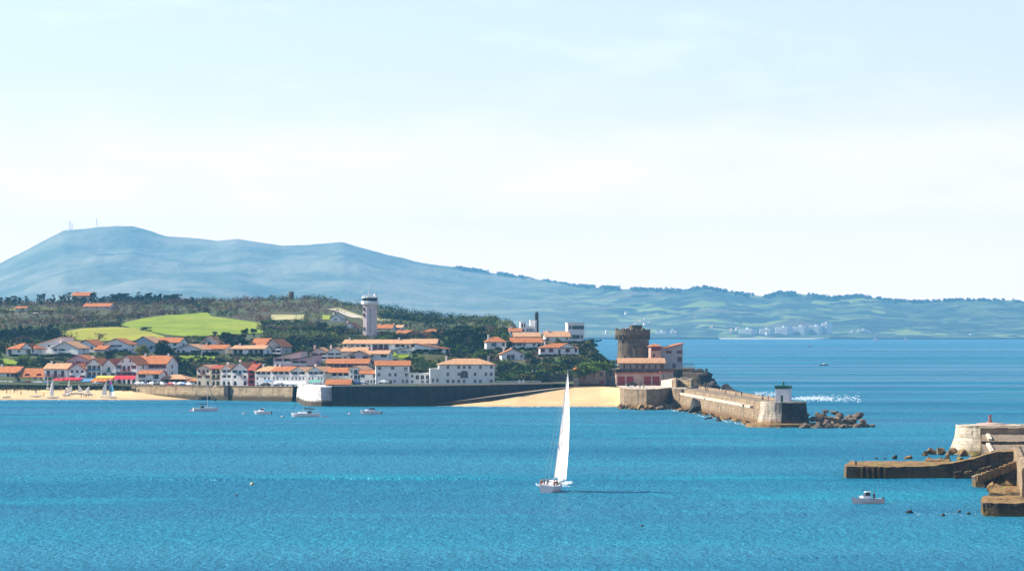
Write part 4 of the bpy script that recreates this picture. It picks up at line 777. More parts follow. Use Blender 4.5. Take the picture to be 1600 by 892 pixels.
    if kind == 'front':
        dz = ov*rise/hw
        slab((-hw-ov, -ov, Hh-dz), (0, -ov, Hh+rise), (0, d+ov, Hh+rise), (-hw-ov, d+ov, Hh-dz)); slab((0, -ov, Hh+rise), (hw+ov, -ov, Hh-dz), (hw+ov, d+ov, Hh-dz), (0, d+ov, Hh+rise))
    elif kind == 'side':
        dz = ov*rise/(d/2)
        slab((-hw-ov, -ov, Hh-dz), (hw+ov, -ov, Hh-dz), (hw+ov, d/2, Hh+rise), (-hw-ov, d/2, Hh+rise)); slab((-hw-ov, d/2, Hh+rise), (hw+ov, d/2, Hh+rise), (hw+ov, d+ov, Hh-dz), (-hw-ov, d+ov, Hh-dz))
    elif kind == 'monox': slab((-hw-ov, -ov, Hh-0.1), (hw+ov, -ov, Hh+rise+0.05), (hw+ov, d+ov, Hh+rise+0.05), (-hw-ov, d+ov, Hh-0.1))
    elif kind == 'monox2': slab((-hw-ov, -ov, Hh+rise+0.05), (hw+ov, -ov, Hh-0.1), (hw+ov, d+ov, Hh-0.1), (-hw-ov, d+ov, Hh+rise+0.05))
    elif kind == 'hip':
        r0 = max(hw-d/2, hw*0.25); A_ = [(-hw-ov, -ov, Hh), (hw+ov, -ov, Hh), (hw+ov, d+ov, Hh), (-hw-ov, d+ov, Hh)]; B_ = [(-r0, d/2, Hh+rise), (r0, d/2, Hh+rise)]
        rb.poly([A_[0], A_[1], B_[1], B_[0]]); rb.poly([A_[2], A_[3], B_[0], B_[1]]); rb.poly([A_[1], A_[2], B_[1]]); rb.poly([A_[3], A_[0], B_[0]]); rb.box(-hw-ov, hw+ov, -ov, d+ov, Hh-0.2, Hh-0.005, 1)
    elif kind == 'flat':
        rb.box(-hw-.2, hw+.2, -.2, d+.2, Hh+0.003, Hh+0.3)
    if o_.get('cross'):
        cw = w*0.2; cx = w*0.22; cr = rise*0.95
        slab((cx-cw, -ov-.6, Hh+0.05), (cx, -ov-.6, Hh+cr), (cx, d/2, Hh+cr), (cx-cw, d/2, Hh+0.05)); slab((cx, -ov-.6, Hh+cr), (cx+cw, -ov-.6, Hh+0.05), (cx+cw, d/2, Hh+0.05), (cx, d/2, Hh+cr))
        rb.poly([(cx-cw+.2, -ov-.4, Hh+.05), (cx+cw-.2, -ov-.4, Hh+.05), (cx, -ov-.4, Hh+cr-.1)], 2)
    roof = rb.build('roof', [rm, fas, wm], root)
    for i in range(o_.get('chim', 0)+(1 if kind in ('side', 'hip', 'front') and h['depth'] >= 9 and (h['x0'] % 2 == 0) else 0)):
        cx = (-0.72 if i == 0 else 0.8)*hw; cc = MB(); zc = Hh+rise*(0.3 if kind != 'side' else 0.6); cc.box(cx-.35, cx+.35, d*.42, d*.42+.7, zc, Hh+rise+0.9); cc.box(cx-.45, cx+.45, d*.42-.1, d*.42+.8, Hh+rise+0.903, Hh+rise+1.05); cc.build('chimney', wm, roof)
    for i in range(o_.get('dormer', 0)):
        cx = (-0.25+0.55*i)*w*0.9; r = 1.15; dm = MB(); n = 8; y0, y1 = -0.1, d*0.4
        ring = [(cx+r*1.1*math.cos(math.pi*q/n), Hh-0.2+r*1.3*math.sin(math.pi*q/n)) for q in range(n+1)]
        for q in range(n): dm.poly([(ring[q][0], y0, ring[q][1]), (ring[q+1][0], y0, ring[q+1][1]), (ring[q+1][0], y1, ring[q+1][1]), (ring[q][0], y1, ring[q][1])], 0)
        dm.poly([(a, y0+0.12, b_) for a, b_ in ring], 1); dm.build('dormer', [M['tile_dark'], M['burgundy']], roof)
    for i in range(o_.get('attic', 0)):
        cx = (-0.18+0.36*i)*w; f = MB().box(cx-.35, cx+.35, -0.05, -0.005, Hh+rise*0.25, Hh+rise*0.25+.8); f.build('window', M['glass'], root)
    return root
for h in H: build_house(h)

# ------------------------------------------------------------------ fort buildings (same builder)
def extra(label, px0, px1, base, eave, ridge, D, depth, kind, yaw, wall, roof, floors=(), name='house', cat='house', **o):
    h = dict(label=label, x0=px0, x1=px1, base=base, eave=eave, ridge=ridge, D=D, depth=depth, kind=kind, yaw=yaw, wall=wall, roof=roof, floors=floors, name=name, cat=cat, o=o)
    h['z'] = PZ(base, D); h['x'] = PX((px0+px1)/2, D); H.append(h); return build_house(h)
extra('long low stone barracks with pale orange roof below the fort tower', 967, 1038, 581, 567, 560, 1566, 8, 'side', 4, 'stone_wall', 'tile_pale', ('.w.w.w.W.w.w.W',), name='barracks', cat='barracks', sh='burgundy')
extra('tall grey stone gatehouse with orange roof and red windows right of the fort tower', 1031, 1067, 575, 546, 537, 1580, 11, 'monox', 8, 'grey_wall', 'tile', ('..d.', 'w..g', '.W.W', ), name='gatehouse', cat='gatehouse', sh='burgundy')
extra('narrow pink stone turret house with small orange roof beside the gatehouse', 1017, 1033, 572, 541, 537, 1576, 7, 'hip', 6, 'pink_stone', 'tile', ('..', 'w.', 'WW'), name='turret_house', cat='house', sh='burgundy')
extra('pale pink stone garage building with four dark red doors', 963, 1033, 602.5, 584, 583.5, 1543, 9, 'flat', 3, 'pink_stone', 'tile_dark', ('ggGgg'.replace('G', '.'),), name='garage_building', cat='garage', sh='red_door')
extra('dark recessed stone wall with red roof edge between the garages and platform', 1033, 1052, 597, 582, 581.5, 1556, 8, 'flat', 3, 'stone_wall', 'tile_dark', ('w.w',), name='garage_wing', cat='building')
extra('ivy topped pink stone building with a red door and outside stairs', 903, 946, 604, 578, 577.5, 1552, 10, 'flat', -4, 'pink_stone', 'deck', ('...g', '...w'), name='old_store', cat='building', sh='red_door') if 'deck' in M else extra('ivy topped pink stone building with a red door', 903, 946, 604, 580, 579.5, 1552, 10, 'flat', -4, 'pink_stone', 'roof_grey', ('...g', '...w'), name='old_store', cat='building', sh='red_door')
extra('shaded stone building between the ivy building and the garages', 946, 963, 603, 578, 577.5, 1557, 9, 'flat', 0, 'stone_wall', 'roof_grey', ('d', 'w'), name='old_store', cat='building', sh='blue_paint')
extra('small orange capped stone gate pillar house at the end of the beach', 896, 904, 604, 577, 572, 1548, 4, 'hip', -6, 'stone_wall', 'tile', ('w', 'w'), name='gate_lodge', cat='lodge')
# terraces and ramps right of garages
def block(name, label, cat, pts, z0, z1, mt, top=None):
    mb = MB(); mb.prism(pts, z0, z1, 0, 1 if top else None); return tag(mb.build(name, [mt, top] if top else mt), label, cat)
block('terrace_wall', 'raised terrace of dark battered stone below the gatehouse', 'terrace', [P2(960, 1562), P2(1052, 1562), P2(1084, 1560), P2(1086, 1620), P2(960, 1620)], 5, PZ(576, 1562), M['fort'], M['deck_stone'])
block('sea_bastion', 'dark low bastion with battlements at the seaward end of the fort', 'bastion', [P2(1067, 1552), P2(1100, 1548), P2(1103, 1590), P2(1070, 1596)], 0, PZ(582, 1550), M['fort'], M['deck_stone'])
root = empty('battlement', (*P2(1092, 1556), PZ(582, 1550)), 0, 'row of dark stone battlements on the seaward bastion', 'battlement')
for i in range(4): MB().box(-0.9+i*1.6-1.5, 0.1+i*1.6-1.5, 0, 1.0, 0.003, 0.9+(0.5 if i == 3 else 0)).build('merlon', M['fort'], root)
block('retaining_wall', 'pale sunlit retaining wall with steps between the terrace and the dike', 'retaining wall', [P2(1050, 1500), P2(1080, 1490), P2(1084, 1545), P2(1046, 1545)], 4, PZ(593, 1500), M['dike'], M['deck_stone'])
root = empty('fort_ramp', (*P2(1056, 1486), 0), 0, 'sunlit pale ramp wall rising beside the red garage doors', 'ramp'); o = root.location
MB().prism(loc([P2(1033, 1522), P2(1056, 1498), P2(1057, 1504), P2(1036, 1530)]), PLZ, [PZ(594, 1522), PZ(591, 1500), PZ(591, 1500), PZ(594, 1522)]).build('ramp_wall', M['pale_line'], root)
MB().prism(loc([P2(1052, 1500), P2(1056, 1492), P2(1058.5, 1492), P2(1056, 1504)]), PLZ, PZ(590, 1495)).build('pillar', M['dike'], root)
for i in range(6): MB().box(-1.2, 1.2, i*0.7, (i+1)*0.7-0.003, 9.0, 9.3+i*0.32, org=(3.6, 10, 0), rot=Matrix.Identity(3)).build('step', M['pale_line'], root)
root = empty('terrace_railing', (*P2(1075, 1563), PZ(576, 1562)), 0, 'dark terrace railing right of the grey gatehouse', 'railing')
g_ = MB(); g_.box(-1.8, 2.4, 0, 0.12, 1.9, 2.05)
for i in range(10): g_.box(-1.8+i*.45, -1.7+i*.45, 0, .1, 0.003, 1.9)
g_.build('bars', M['dark'], root)
block('road_wall', 'dark retaining wall under the bushes left of the ivy building', 'retaining wall', [P2(838, 1602), P2(895, 1596), P2(895, 1598), P2(838, 1604)], 4, [PZ(587, 1602), PZ(583, 1596), PZ(583, 1596), PZ(587, 1602)], M['masonry_dark'])
# white picket fence by the road
root = empty('white_fence', (*P2(810, 1572), 7.4), 0, 'long low white fence along the road at the end of the harbour wall', 'fence')
g_ = MB()
for i in range(60): x = lerp(-8.6, 8.6, i/59); g_.box(x, x+0.14, -0.05+i*.02, .05+i*.02, 0.003, 1.25)
g_.box(-8.6, 8.6, .6, .66, 1.0, 1.12); g_.build('pickets', M['frame'], root)
for px, lb in ((810, 'left'), (816, 'right')): block('gate_pillar', f'{lb} one of two small white gate pillars by the fence', 'pillar', [P2(px, 1570), P2(px+3.5, 1570), P2(px+3.5, 1571), P2(px, 1571)], 7.3, 9.0, M['white'])

# ------------------------------------------------------------------ signal tower
D = 2000; z0 = PZ(526, D); k = D/F
root = empty('signal_tower', (PX(578, D), D, z0), R(-10), 'tall pinkish white signal tower with dark glazed cabin and mast', 'tower')
zt_ = PZ(477, D)-z0
sw = 3.0
MB().prism([(-sw, -2.2), (-1.0, -3.0), (2.0, -3.0), (sw, -2.2), (sw, 2.5), (-sw, 2.5)], -2, zt_).build('shaft', M['pale_pink'], root)
MB().box(0.3, 1.2, -3.15, -2.99, 2, zt_-1.5).build('stair_strip', M['grey_wall'], root)
for zz in (3, 9.8, 12.6): MB().box(-2.75, -1.95, -2.75, -2.3, zz, zz+1.7).build('window', M['glass'], root)
c1_ = MB().lathe([(3.3, zt_-0.3), (4.4, zt_+0.6), (4.5, zt_+1.9), (4.35, zt_+2.0)], 12).build('gallery', M['white'], root)
MB().lathe([(3.5, zt_+2.003), (4.0, zt_+3.6)], 12).build('cabin_glass', M['glass'], root)
MB().lathe([(4.15, zt_+3.6), (4.15, zt_+4.1), (3.9, zt_+4.15)], 12).build('cabin_roof', M['white'], root)
mb = MB()
for i in range(12): a = i/12*6.283; mb.box(-.06, .06, -.06, .06, zt_+4.1, zt_+5.1, org=(3.8*math.cos(a), 3.8*math.sin(a), 0), rot=Matrix.Identity(3))
for zz in (4.6, 5.1): mb.tube([(3.8*math.cos(i/12*6.283), 3.8*math.sin(i/12*6.283), zt_+zz) for i in range(13)], 0.05, 4)
mb.build('roof_railing', M['frame'], root)
mast = MB().tube([(-.7, 0, zt_+4), (-.7, 0, zt_+11)], [0.16, 0.05]).build('antenna_mast', M['frame'], root)
MB().tube([(0.1, 0, zt_+4), (0.1, 0, zt_+9)], [0.1, 0.04]).build('antenna_mast', M['frame'], root)
MB().lathe([(0.1, zt_+4), (0.6, zt_+4.4), (0.75, zt_+5.0), (0.5, zt_+5.5)], 12, c=(2.6, -.5)).build('radome', M['white'], root, smooth=True)
MB().lathe([(0.05, 0), (0.6, .2), (0.75, .3)], 14).build('dish', M['white'], root).location = (3.4, -2.6, zt_-2)
root.children and None
# ruined tower on ridge
hh = hit(455, 472, 2300) or Vector((PX(455, 2650), 2650, 47)); p = Vector((PX(455, 2650), 2650, ground(PX(455, 2650), 2650)))
tag(MB().lathe([(1.9, p.z-2), (1.7, p.z+5.2), (1.4, p.z+5.3)], 10, c=(p.x, p.y)).build('old_windmill_tower', M['fort']), 'small round grey ruined tower on the skyline of the near hill', 'ruined tower')

# ------------------------------------------------------------------ lighthouse
D = 1935; z0 = PZ(523, D); k = D/F
root = empty('lighthouse', (PX(832, D), D, z0), R(4), 'white lighthouse house with stepped wings and dark slender lamp tower', 'lighthouse')
def mx_(px): return (px-832)*k
def mz_(py): return PZ(py, D)-z0
MB().box(mx_(813), mx_(822), 0, 6, -3, mz_(503)).build('left_wing', M['white'], root)
MB().box(mx_(822)+.003, mx_(834), 1, 7, -3, mz_(509)).build('middle_wing', M['white'], root)
MB().box(mx_(829), mx_(843), 2.5, 8, -3, mz_(500)).build('main_block', M['white'], root)
MB().prism([(mx_(835), 0), (mx_(842.5), 0), (mx_(842.5), 3.5), (mx_(835), 3.5)], -3, [mz_(498)-1.2, mz_(498), mz_(498), mz_(498)-1.2]).build('tower_front', M['white'], root)
MB().box(mx_(838.6), mx_(841.2), -.12, -.004, 0, mz_(495)).build('dark_stripe', M['dark'], root)
MB().lathe([(.85, mz_(498)-1), (.85, mz_(493)), (1.15, mz_(492.8)), (1.15, mz_(491.6))], 14, c=(mx_(839), 1.5)).build('gallery', M['dark'], root)
MB().lathe([(.75, mz_(491.5)), (.75, mz_(489)), (.9, mz_(488.8)), (.1, mz_(486.5))], 14, c=(mx_(839), 1.5)).build('lantern', M['dark'], root)
for a, b_, c, d_ in ((815, 506, 817, 511), (818.5, 506, 820.5, 511), (816, 514, 819, 518)): MB().box(mx_(a), mx_(c), -.05, -.004, mz_(d_), mz_(b_)).build('window', M['burgundy'] if a == 816 else M['glass'], root)
for i in range(4): MB().box(mx_(823.5+i*2.5), mx_(825+i*2.5), .95, .996, mz_(518), mz_(513)).build('window', M['glass'], root)
MB().prism([(mx_(821), -.5), (mx_(831), -.5), (mx_(831), 1), (mx_(821), 1)], 0, [mz_(509)+.3, mz_(503), mz_(503), mz_(509)+.3]).build('stair_parapet', M['white'], root) if False else None

# ------------------------------------------------------------------ awnings and parasols
def awning(px0, px1, py, D, mt, label):
    k = D/F; w = (px1-px0)*k/math.cos(R(15)); z = PZ(py, D)
    root = empty('awning', (PX((px0+px1)/2, D), D, z), R(-15), label, 'awning', 'awnings of the beach restaurants')
    MB().prism([(-w/2, -3.2), (w/2, -3.2), (w/2, 0), (-w/2, 0)], [-1.0, -1.0, 0, 0], [-.92, -.92, .1, .1]).box(-w/2, w/2, -3.24, -3.2, -1.35, -.9).build('canopy', M[mt], root)
    g_ = MB()
    for s in (-1, 0, 1): g_.tube([(s*w*.48, -3.1, -3.5), (s*w*.48, -3.1, -1)], .06)
    g_.build('posts', M['frame'], root)
for a in ((101, 130, 590, 1716, 'red_cloth', 'bright red awning under the narrow gabled house'), (84, 104, 592, 1720, 'red_cloth', 'dark pink red awning left of the pink house'), (128, 152, 592, 1714, 'blue_cloth', 'blue awning under the blue-green balconies'), (152, 181, 587, 1713, 'yellow_cloth', 'wide yellow awning over a restaurant'),
          (180, 214, 587, 1708, 'red_cloth', 'widest deep red awning on the red shuttered house'), (145, 170, 592, 1709, 'orange_cloth', 'low orange awning in front of the yellow one'), (486, 503, 594, 1633, 'green_cloth', 'pale green awning under the white gabled condominium'), (430, 480, 596, 1643, 'white_cloth', 'long thin white awning over the quay arches')): awning(*a)
def parasol(px, py, D, mt, label):
    root = empty('parasol', (PX(px, D), D, PZ(py, D)), 0, label, 'parasol', 'parasols on the terraces')
    MB().lathe([(1.7, 2.2), (1.0, 2.6), (.05, 2.9)], 8, cap=False).lathe([(1.66, 2.19), (.05, 2.85)], 8, cap=False).build('canopy', M[mt], root); MB().tube([(0, 0, 0), (0, 0, 2.85)], .05).build('pole', M['frame'], root)
for px in (90, 98, 106, 114, 122): parasol(px, 601, 1705, 'red_cloth', 'red parasol in the terrace row left of the yellow awning')
for px in (152, 159, 166, 173): parasol(px, 602, 1700, 'orange_cloth', 'orange parasol in front of the yellow awning')
for px in (184, 192, 200, 208): parasol(px, 601, 1700, 'red_cloth', 'red parasol in front of the deep red awning')
for px in (417, 421): parasol(px, 604.5, 1648, 'blue_cloth', 'blue parasol on the quay before the white condominiums')

# ------------------------------------------------------------------ cars
def car_mesh():
    prof = [(-2.1, .35), (-2.12, .75), (-1.9, .95), (-1.2, 1.0), (-.6, 1.42), (.7, 1.45), (1.4, 1.02), (2.0, .95), (2.1, .7), (2.08, .35)]
    b = MB(); n = len(prof)
    for s, wd in ((-1, .82), (1, .82)):
        pass
    lo_ = [(x, -(.84 if z < 1.1 else .66), z) for x, z in prof]; hi2 = [(x, (.84 if z < 1.1 else .66), z) for x, z in prof]
    b.v = lo_+hi2
    for i in range(n): j = (i+1) % n; b.f.append((i, j, n+j, n+i)); b.mi.append(0)
    b.f += [tuple(range(n-1, -1, -1)), tuple(range(n, 2*n))]; b.mi += [0, 0]
    return b
CARP = {}
def car(px, py, D, colr, label, rz=0, group='cars parked along the quay road'):
    z = PZ(py, D) if py else None
    root = empty('parked_car', (PX(px, D), D, z), rz, label, 'car', group)
    mt = mat('car_paint_'+colr, {'white': (.75, .75, .74), 'silver': (.5, .52, .54), 'black': (.03, .03, .035), 'red': (.4, .03, .03), 'blue': (.05, .13, .35)}[colr], None, 1, .3, spec=.5)
    if colr not in CARP:
        bd = car_mesh().build('body', mt, root, bevel=.06)
        gl = MB(); gl.prism([(-1.1, -.70), (1.3, -.70), (1.3, .70), (-1.1, .70)], 1.04, 1.36, scale_top=.9).build('windows', M['glass'], root)
        wh = [MB().lathe([(.32, -.1), (.32, .1)], 14).build('wheel', M['black_rubber'], root) for _ in range(4)]
        for i, w_ in enumerate(wh): w_.rotation_euler = (R(90), 0, 0); w_.location = ((-1.3, 1.3)[i % 2], (-.78, .78)[i//2], .32)
        for s in (-1, 1): MB().box(-2.14, -2.1, s*.6-.15, s*.6+.15, .62, .8).build('headlight', M['frame'], root)
        CARP[colr] = root
    else:
        for c in [c for c in CARP_K[colr]]:
            q = c.copy(); COL.objects.link(q); q.parent = root
    CARP_K.setdefault(colr, [c for c in root.children_recursive] if hasattr(root, 'children_recursive') else [])
CARP_K = {}
bpy.context.view_layer.update()
cc = ['white', 'silver', 'white', 'black', 'white', 'red', 'silver', 'white', 'blue', 'white']
for i, px in enumerate([2, 9, 17, 24, 33, 44, 55, 62, 72, 152, 217, 224, 238, 247, 254, 268, 273, 282, 288, 296]):
    D = np.interp(px, [0, 100, 210, 300], [1710, 1703, 1696, 1673]); c = cc[i % 10]
    car(px, PY0+(CH-(5.45 if px < 200 else 5.4))*F/D, D, c, f'{c} car parked on the road above the beach' if px < 200 else f'{c} car parked on the quay road near the pavilion', R(-20 if px < 200 else -43)+random.uniform(-.2, .2))
for i, px in enumerate([408, 415, 437, 492, 497, 552, 558, 568, 600]):
    D = np.interp(px, [400, 455, 500, 600], [1640, 1625, 1600, 1590]); c = cc[(i*3) % 10]; car(px, PY0+(CH-ground(PX(px, D), D)-0.1)*F/D, D, c, f'{c} car on the quay in front of the white buildings', R(random.uniform(-30, 0)))
car(987, 603.5, 1500, 'black', 'dark car parked on the fort platform before the red doors', R(8), None)
car(872, 603, 1600, 'white', 'white car parked at the foot of the dark wall left of the ivy building', R(-5), None)
car(543, 533, 1990, 'white', 'white van like car on the hillside below the signal tower', 0, None) if False else None

# ------------------------------------------------------------------ people
def skin_mesh(name, chains, mt):
    me = bpy.data.meshes.new(name); vs = []; es = []; rs = []
    for ch in chains:
        st = len(vs)
        for i, (p, r_) in enumerate(ch['p']):
            vs.append(p); rs.append(r_)
            if i: es.append((len(vs)-2, len(vs)-1))
        ch['s'] = st
    for ch in chains:
        if 'to' in ch: es.append((chains[ch['to'][0]]['s']+ch['to'][1], ch['s']))
    me.from_pydata(vs, es, []); o = bpy.data.objects.new(name, me); COL.objects.link(o)
    sk = o.modifiers.new('skin', 'SKIN'); me.skin_vertices.new() if not me.skin_vertices else None
    for i, r_ in enumerate(rs): me.skin_vertices[0].data[i].radius = (r_, r_)
    me.skin_vertices[0].data[0].use_root = True
    ss = o.modifiers.new('sub', 'SUBSURF'); ss.levels = 1; ss.render_levels = 1
    dg = bpy.context.evaluated_depsgraph_get(); nm = bpy.data.meshes.new_from_object(o.evaluated_get(dg)); bpy.data.objects.remove(o); nm.name = name
    nm.materials.clear(); nm.materials.append(mt)
    nm.polygons.foreach_set('use_smooth', [True]*len(nm.polygons)); return nm
def person_meshes(stride, bend=0.0):
    hp = .93; kx = stride
    legs = [[((0.09*s, s*kx*.0, hp-.05), .10), ((.10*s, -s*kx*.22, .5), .07), ((.10*s, -s*kx*.42+(.0 if s > 0 else .05), .08), .045), ((.10*s, -s*kx*.42-.16, .03), .04)] for s in (-1, 1)]
    arms = [[((.19*s, bend*-.3, 1.42), .06), ((.25*s, s*kx*.15-bend*.3, 1.15), .045), ((.26*s, s*kx*.25-.05-bend*.4, .90), .035), ((.26*s, s*kx*.3-.07-bend*.4, .80), .04)] for s in (-1, 1)]
    sp = [((0, 0, hp), .15), ((0, -bend*.1, 1.15), .13), ((0, -bend*.3, 1.40), .15), ((0, -bend*.35, 1.52), .055), ((0, -bend*.38-.01, 1.60), .09), ((0, -bend*.38, 1.71), .085)]
    sk = [{'p': sp}, {'p': legs[0], 'to': (0, 0)}, {'p': legs[1], 'to': (0, 0)}, {'p': arms[0], 'to': (0, 2)}, {'p': arms[1], 'to': (0, 2)}]
    tr = [{'p': [((0, 0, hp+.08), .16), ((0, 0, hp), .165)]}]+[{'p': [(p, r_+.025) for p, r_ in l[:3]], 'to': (0, 1)} for l in legs]
    shirt = [{'p': [(p, r_+.02) for p, r_ in sp[:3]]}]+[{'p': [(p, r_+.02) for p, r_ in a[:2]], 'to': (0, 2)} for a in arms]
    return sk, tr, shirt
SKIN = mat('skin', (.45, .27, .19), None, 3, .6); HAIR = mat('hair', (.05, .03, .02), None, 3, .7)
CL = {n: mat('cloth_'+n, c, None, 3, .9) for n, c in {'white': (.75, .75, .73), 'red': (.5, .04, .04), 'navy': (.03, .05, .12), 'black': (.02, .02, .025), 'beige': (.5, .4, .28), 'blue': (.08, .2, .45)}.items()}
PP = []
for st, bd in ((0.12, 0), (0.8, 0.1), (0.5, 0.5)):
    a, b_, c = person_meshes(st, bd); PP.append((skin_mesh('body', a, SKIN), skin_mesh('trousers', b_, CL['navy']), skin_mesh('shirt', c, CL['white']), bd))
CLM = {}
def person(x, y, z, pose, top_, bot, label, group=None, rz=None):
    root = empty('person', (x, y, z), random.uniform(0, 6.28) if rz is None else rz, label, 'person', group)
    b_, t_, s_, bd = PP[pose]
    def mk(nm, me, mt):
        key = (me.name, mt.name)
        if key not in CLM: q = me.copy(); q.materials.clear(); q.materials.append(mt); CLM[key] = q
        o = bpy.data.objects.new(nm, CLM[key]); COL.objects.link(o); o.parent = root
    mk('body', b_, SKIN); mk('trousers', t_, CL[bot]); mk('shirt', s_, CL[top_])
    if 'hair' not in CLM: CLM['hair'] = MB().lathe([(.095, -.02), (.105, .05), (.08, .11), (.02, .13)], 10).build('hair_mesh', HAIR).data; bpy.data.objects.remove(bpy.data.objects['hair_mesh'])
    o = bpy.data.objects.new('hair', CLM['hair']); COL.objects.link(o); o.parent = root; o.location = (0, -bd*.38+.02, 1.66)
ck = list(CL)
def on_dike(t_, off): x, y = dike_pt(t_, off); return x, y, lerp(7.1, 6.75, t_)
for t_, off, tp, bt, lb in ((.18, 5, 'black', 'black', 'person in black walking on the dike nearest the fort'), (.24, 4, 'red', 'navy', 'person in red jacket walking on the dike'), (.38, 5, 'white', 'beige', 'person in white shirt in the middle of the dike'), (.41, 5.6, 'blue', 'navy', 'person in blue beside the white shirted walker'), (.55, 5, 'beige', 'navy', 'person in beige top on the dike'), (.58, 6, 'black', 'navy', 'person in dark clothes beside the beige walker'),
                           (.84, 5, 'black', 'black', 'dark clothed person left of the lamp hut group'), (.87, 4, 'white', 'navy', 'person with white top near the white lamp hut'), (.90, 5, 'red', 'black', 'person in red nearest the white lamp hut')):
    person(*on_dike(t_, off), random.choice([0, 1]), tp, bt, lb)
for px, py, lb in ((910, 612, 'leftmost'), (914.5, 614, 'bending'), (919, 612, 'rightmost')):
    D = np.interp(py, [606, 635], [1550, 1500]); person(PX(px, D), D, PZ(py, D), 2 if lb == 'bending' else 0, 'black', 'navy', f'{lb} one of three dark clothed people on the right beach')
for px in (1000, 1006): person(PX(px, 1470), 1470, PLZ, 0, 'black' if px == 1000 else 'beige', 'navy', 'person in %s standing on the edge of the fort platform' % ('black' if px == 1000 else 'beige'))
person(PX(936, 1546), 1546, 6.9, 0, 'black', 'black', 'lone person in black by the wall of the ivy building')
def sandz(px, py): D = 1660.; return D
def beach_at(px, py):
    best = None
    for D in np.arange(1640, 1700, 1.0):
        t_ = (D-np.interp(px, [0, 120, 210], [1630, 1638, 1632]))/(np.interp(px, [0, 180, 210], [1704, 1696, 1684])-np.interp(px, [0, 120, 210], [1630, 1638, 1632]))
        z = lerp(-.6, 3.9, max(0, t_)**1.15); s = PY0+(CH-z)*F/D
        if s <= py: return PX(px, D), D, z
    return PX(px, 1690), 1690, 3.7
for i, (px, py) in enumerate([(10.5, 615), (16, 615), (22, 614), (27, 614), (33, 617), (55, 615), (68.5, 620), (57, 616), (127, 621), (131, 621), (134.5, 621), (138, 621), (95, 611), (141, 620), (212, 610), (100, 622)]):
    tp = ck[(i*5+1) % 6]; person(*beach_at(px, py), i % 3, tp, ck[(i*3+3) % 6], f'person in {tp} top on the left beach' + (' left of the tall white sail' if px < 80 else ' among the small white sails'), 'people on the left beach')

# ------------------------------------------------------------------ boats
def hull(L, B, Hs, bow=1.0, sheer=.25, draft=.35, n=14, tr=.75):
    """hull mesh, bow towards +x; centred at the waterline"""
    mb = MB(); sec = []
    for i in range(n+1):
        t_ = i/n; x = -L/2+L*t_
        w = B/2*(tr+(1-tr)*math.sin(min(1, t_/.5)*math.pi/2)) if t_ < .5 else B/2*max(0.02, math.cos((t_-.5)/.5*math.pi/2)**.75)
        zs = Hs*(1+sheer*t_**2); kx = x*(1.0); row = [(kx-(.0), 0, -draft*(1-t_**4)), (kx, w*.75, -draft*.3*(1-t_)), (kx+.15*t_, w*.96, zs*.5), (kx+.35*t_*bow, w, zs)]
        sec.append(row)
    idx = {}
    for i, row in enumerate(sec):
        for j, p in enumerate(row): idx[(i, j, 1)] = len(mb.v); mb.v.append(p); idx[(i, j, -1)] = len(mb.v); mb.v.append((p[0], -p[1], p[2]))
    for i in range(n):
        for j in range(3):
            for s in (1, -1): mb.f.append((idx[(i, j, s)], idx[(i+1, j, s)], idx[(i+1, j+1, s)], idx[(i, j+1, s)])); mb.mi.append(0)
        mb.f.append((idx[(i, 3, 1)], idx[(i+1, 3, 1)], idx[(i+1, 3, -1)], idx[(i, 3, -1)])); mb.mi.append(1)
    mb.f.append(tuple(idx[(0, j, 1)] for j in range(4))+tuple(idx[(0, j, -1)] for j in (3, 2, 1, 0))); mb.mi.append(0)
    return mb
def sail_mesh(tack, head, clew, belly, roach=0.0, n=14, m_=8):
    """triangular sail with thickness, bellied along world +y/-y in local frame"""
    T_, Hd, C_ = map(Vector, (tack, head, clew)); mb = MB(); th = .03
    nrm = (Hd-T_).cross(C_-T_).normalized()
    for side in (0, 1):
        for i in range(n+1):
            v = i/n; a = T_.lerp(Hd, v); b_ = C_.lerp(Hd, v); out = (C_-T_).normalized()*roach*math.sin(math.pi*v)
            for j in range(m_+1):
                u = j/m_; p = a.lerp(b_+out, u)+nrm*(belly*math.sin(math.pi*min(1, u*1.0)**.8)*(1-v)**.5*(.4+.6*math.sin(math.pi*(.2+.8*v)))+side*th); mb.v.append(tuple(p))
    N_ = (n+1)*(m_+1)
    for side in (0, 1):
        for i in range(n):
            for j in range(m_): q = side*N_+i*(m_+1)+j; mb.f.append((q, q+1, q+m_+2, q+m_+1)); mb.mi.append(0)
    return mb
M['sailcloth'] = mat('sailcloth', (.86, .85, .82), (.80, .79, .76), .5, .8, obj=True)
t = M['sailcloth'].node_tree; b = t.nodes['Principled BSDF']; tcx = t.nodes.new('ShaderNodeTexCoord'); wv = t.nodes.new('ShaderNodeTexWave'); wv.bands_direction = 'Z'; wv.inputs['Scale'].default_value = .16; wv.inputs['Distortion'].default_value = .3; bpn = t.nodes.new('ShaderNodeBump'); bpn.inputs['Distance'].default_value = .04
t.links.new(tcx.outputs['Object'], wv.inputs['Vector']); t.links.new(wv.outputs['Fac'], bpn.inputs['Height']); t.links.new(bpn.outputs[0], b.inputs['Normal'])
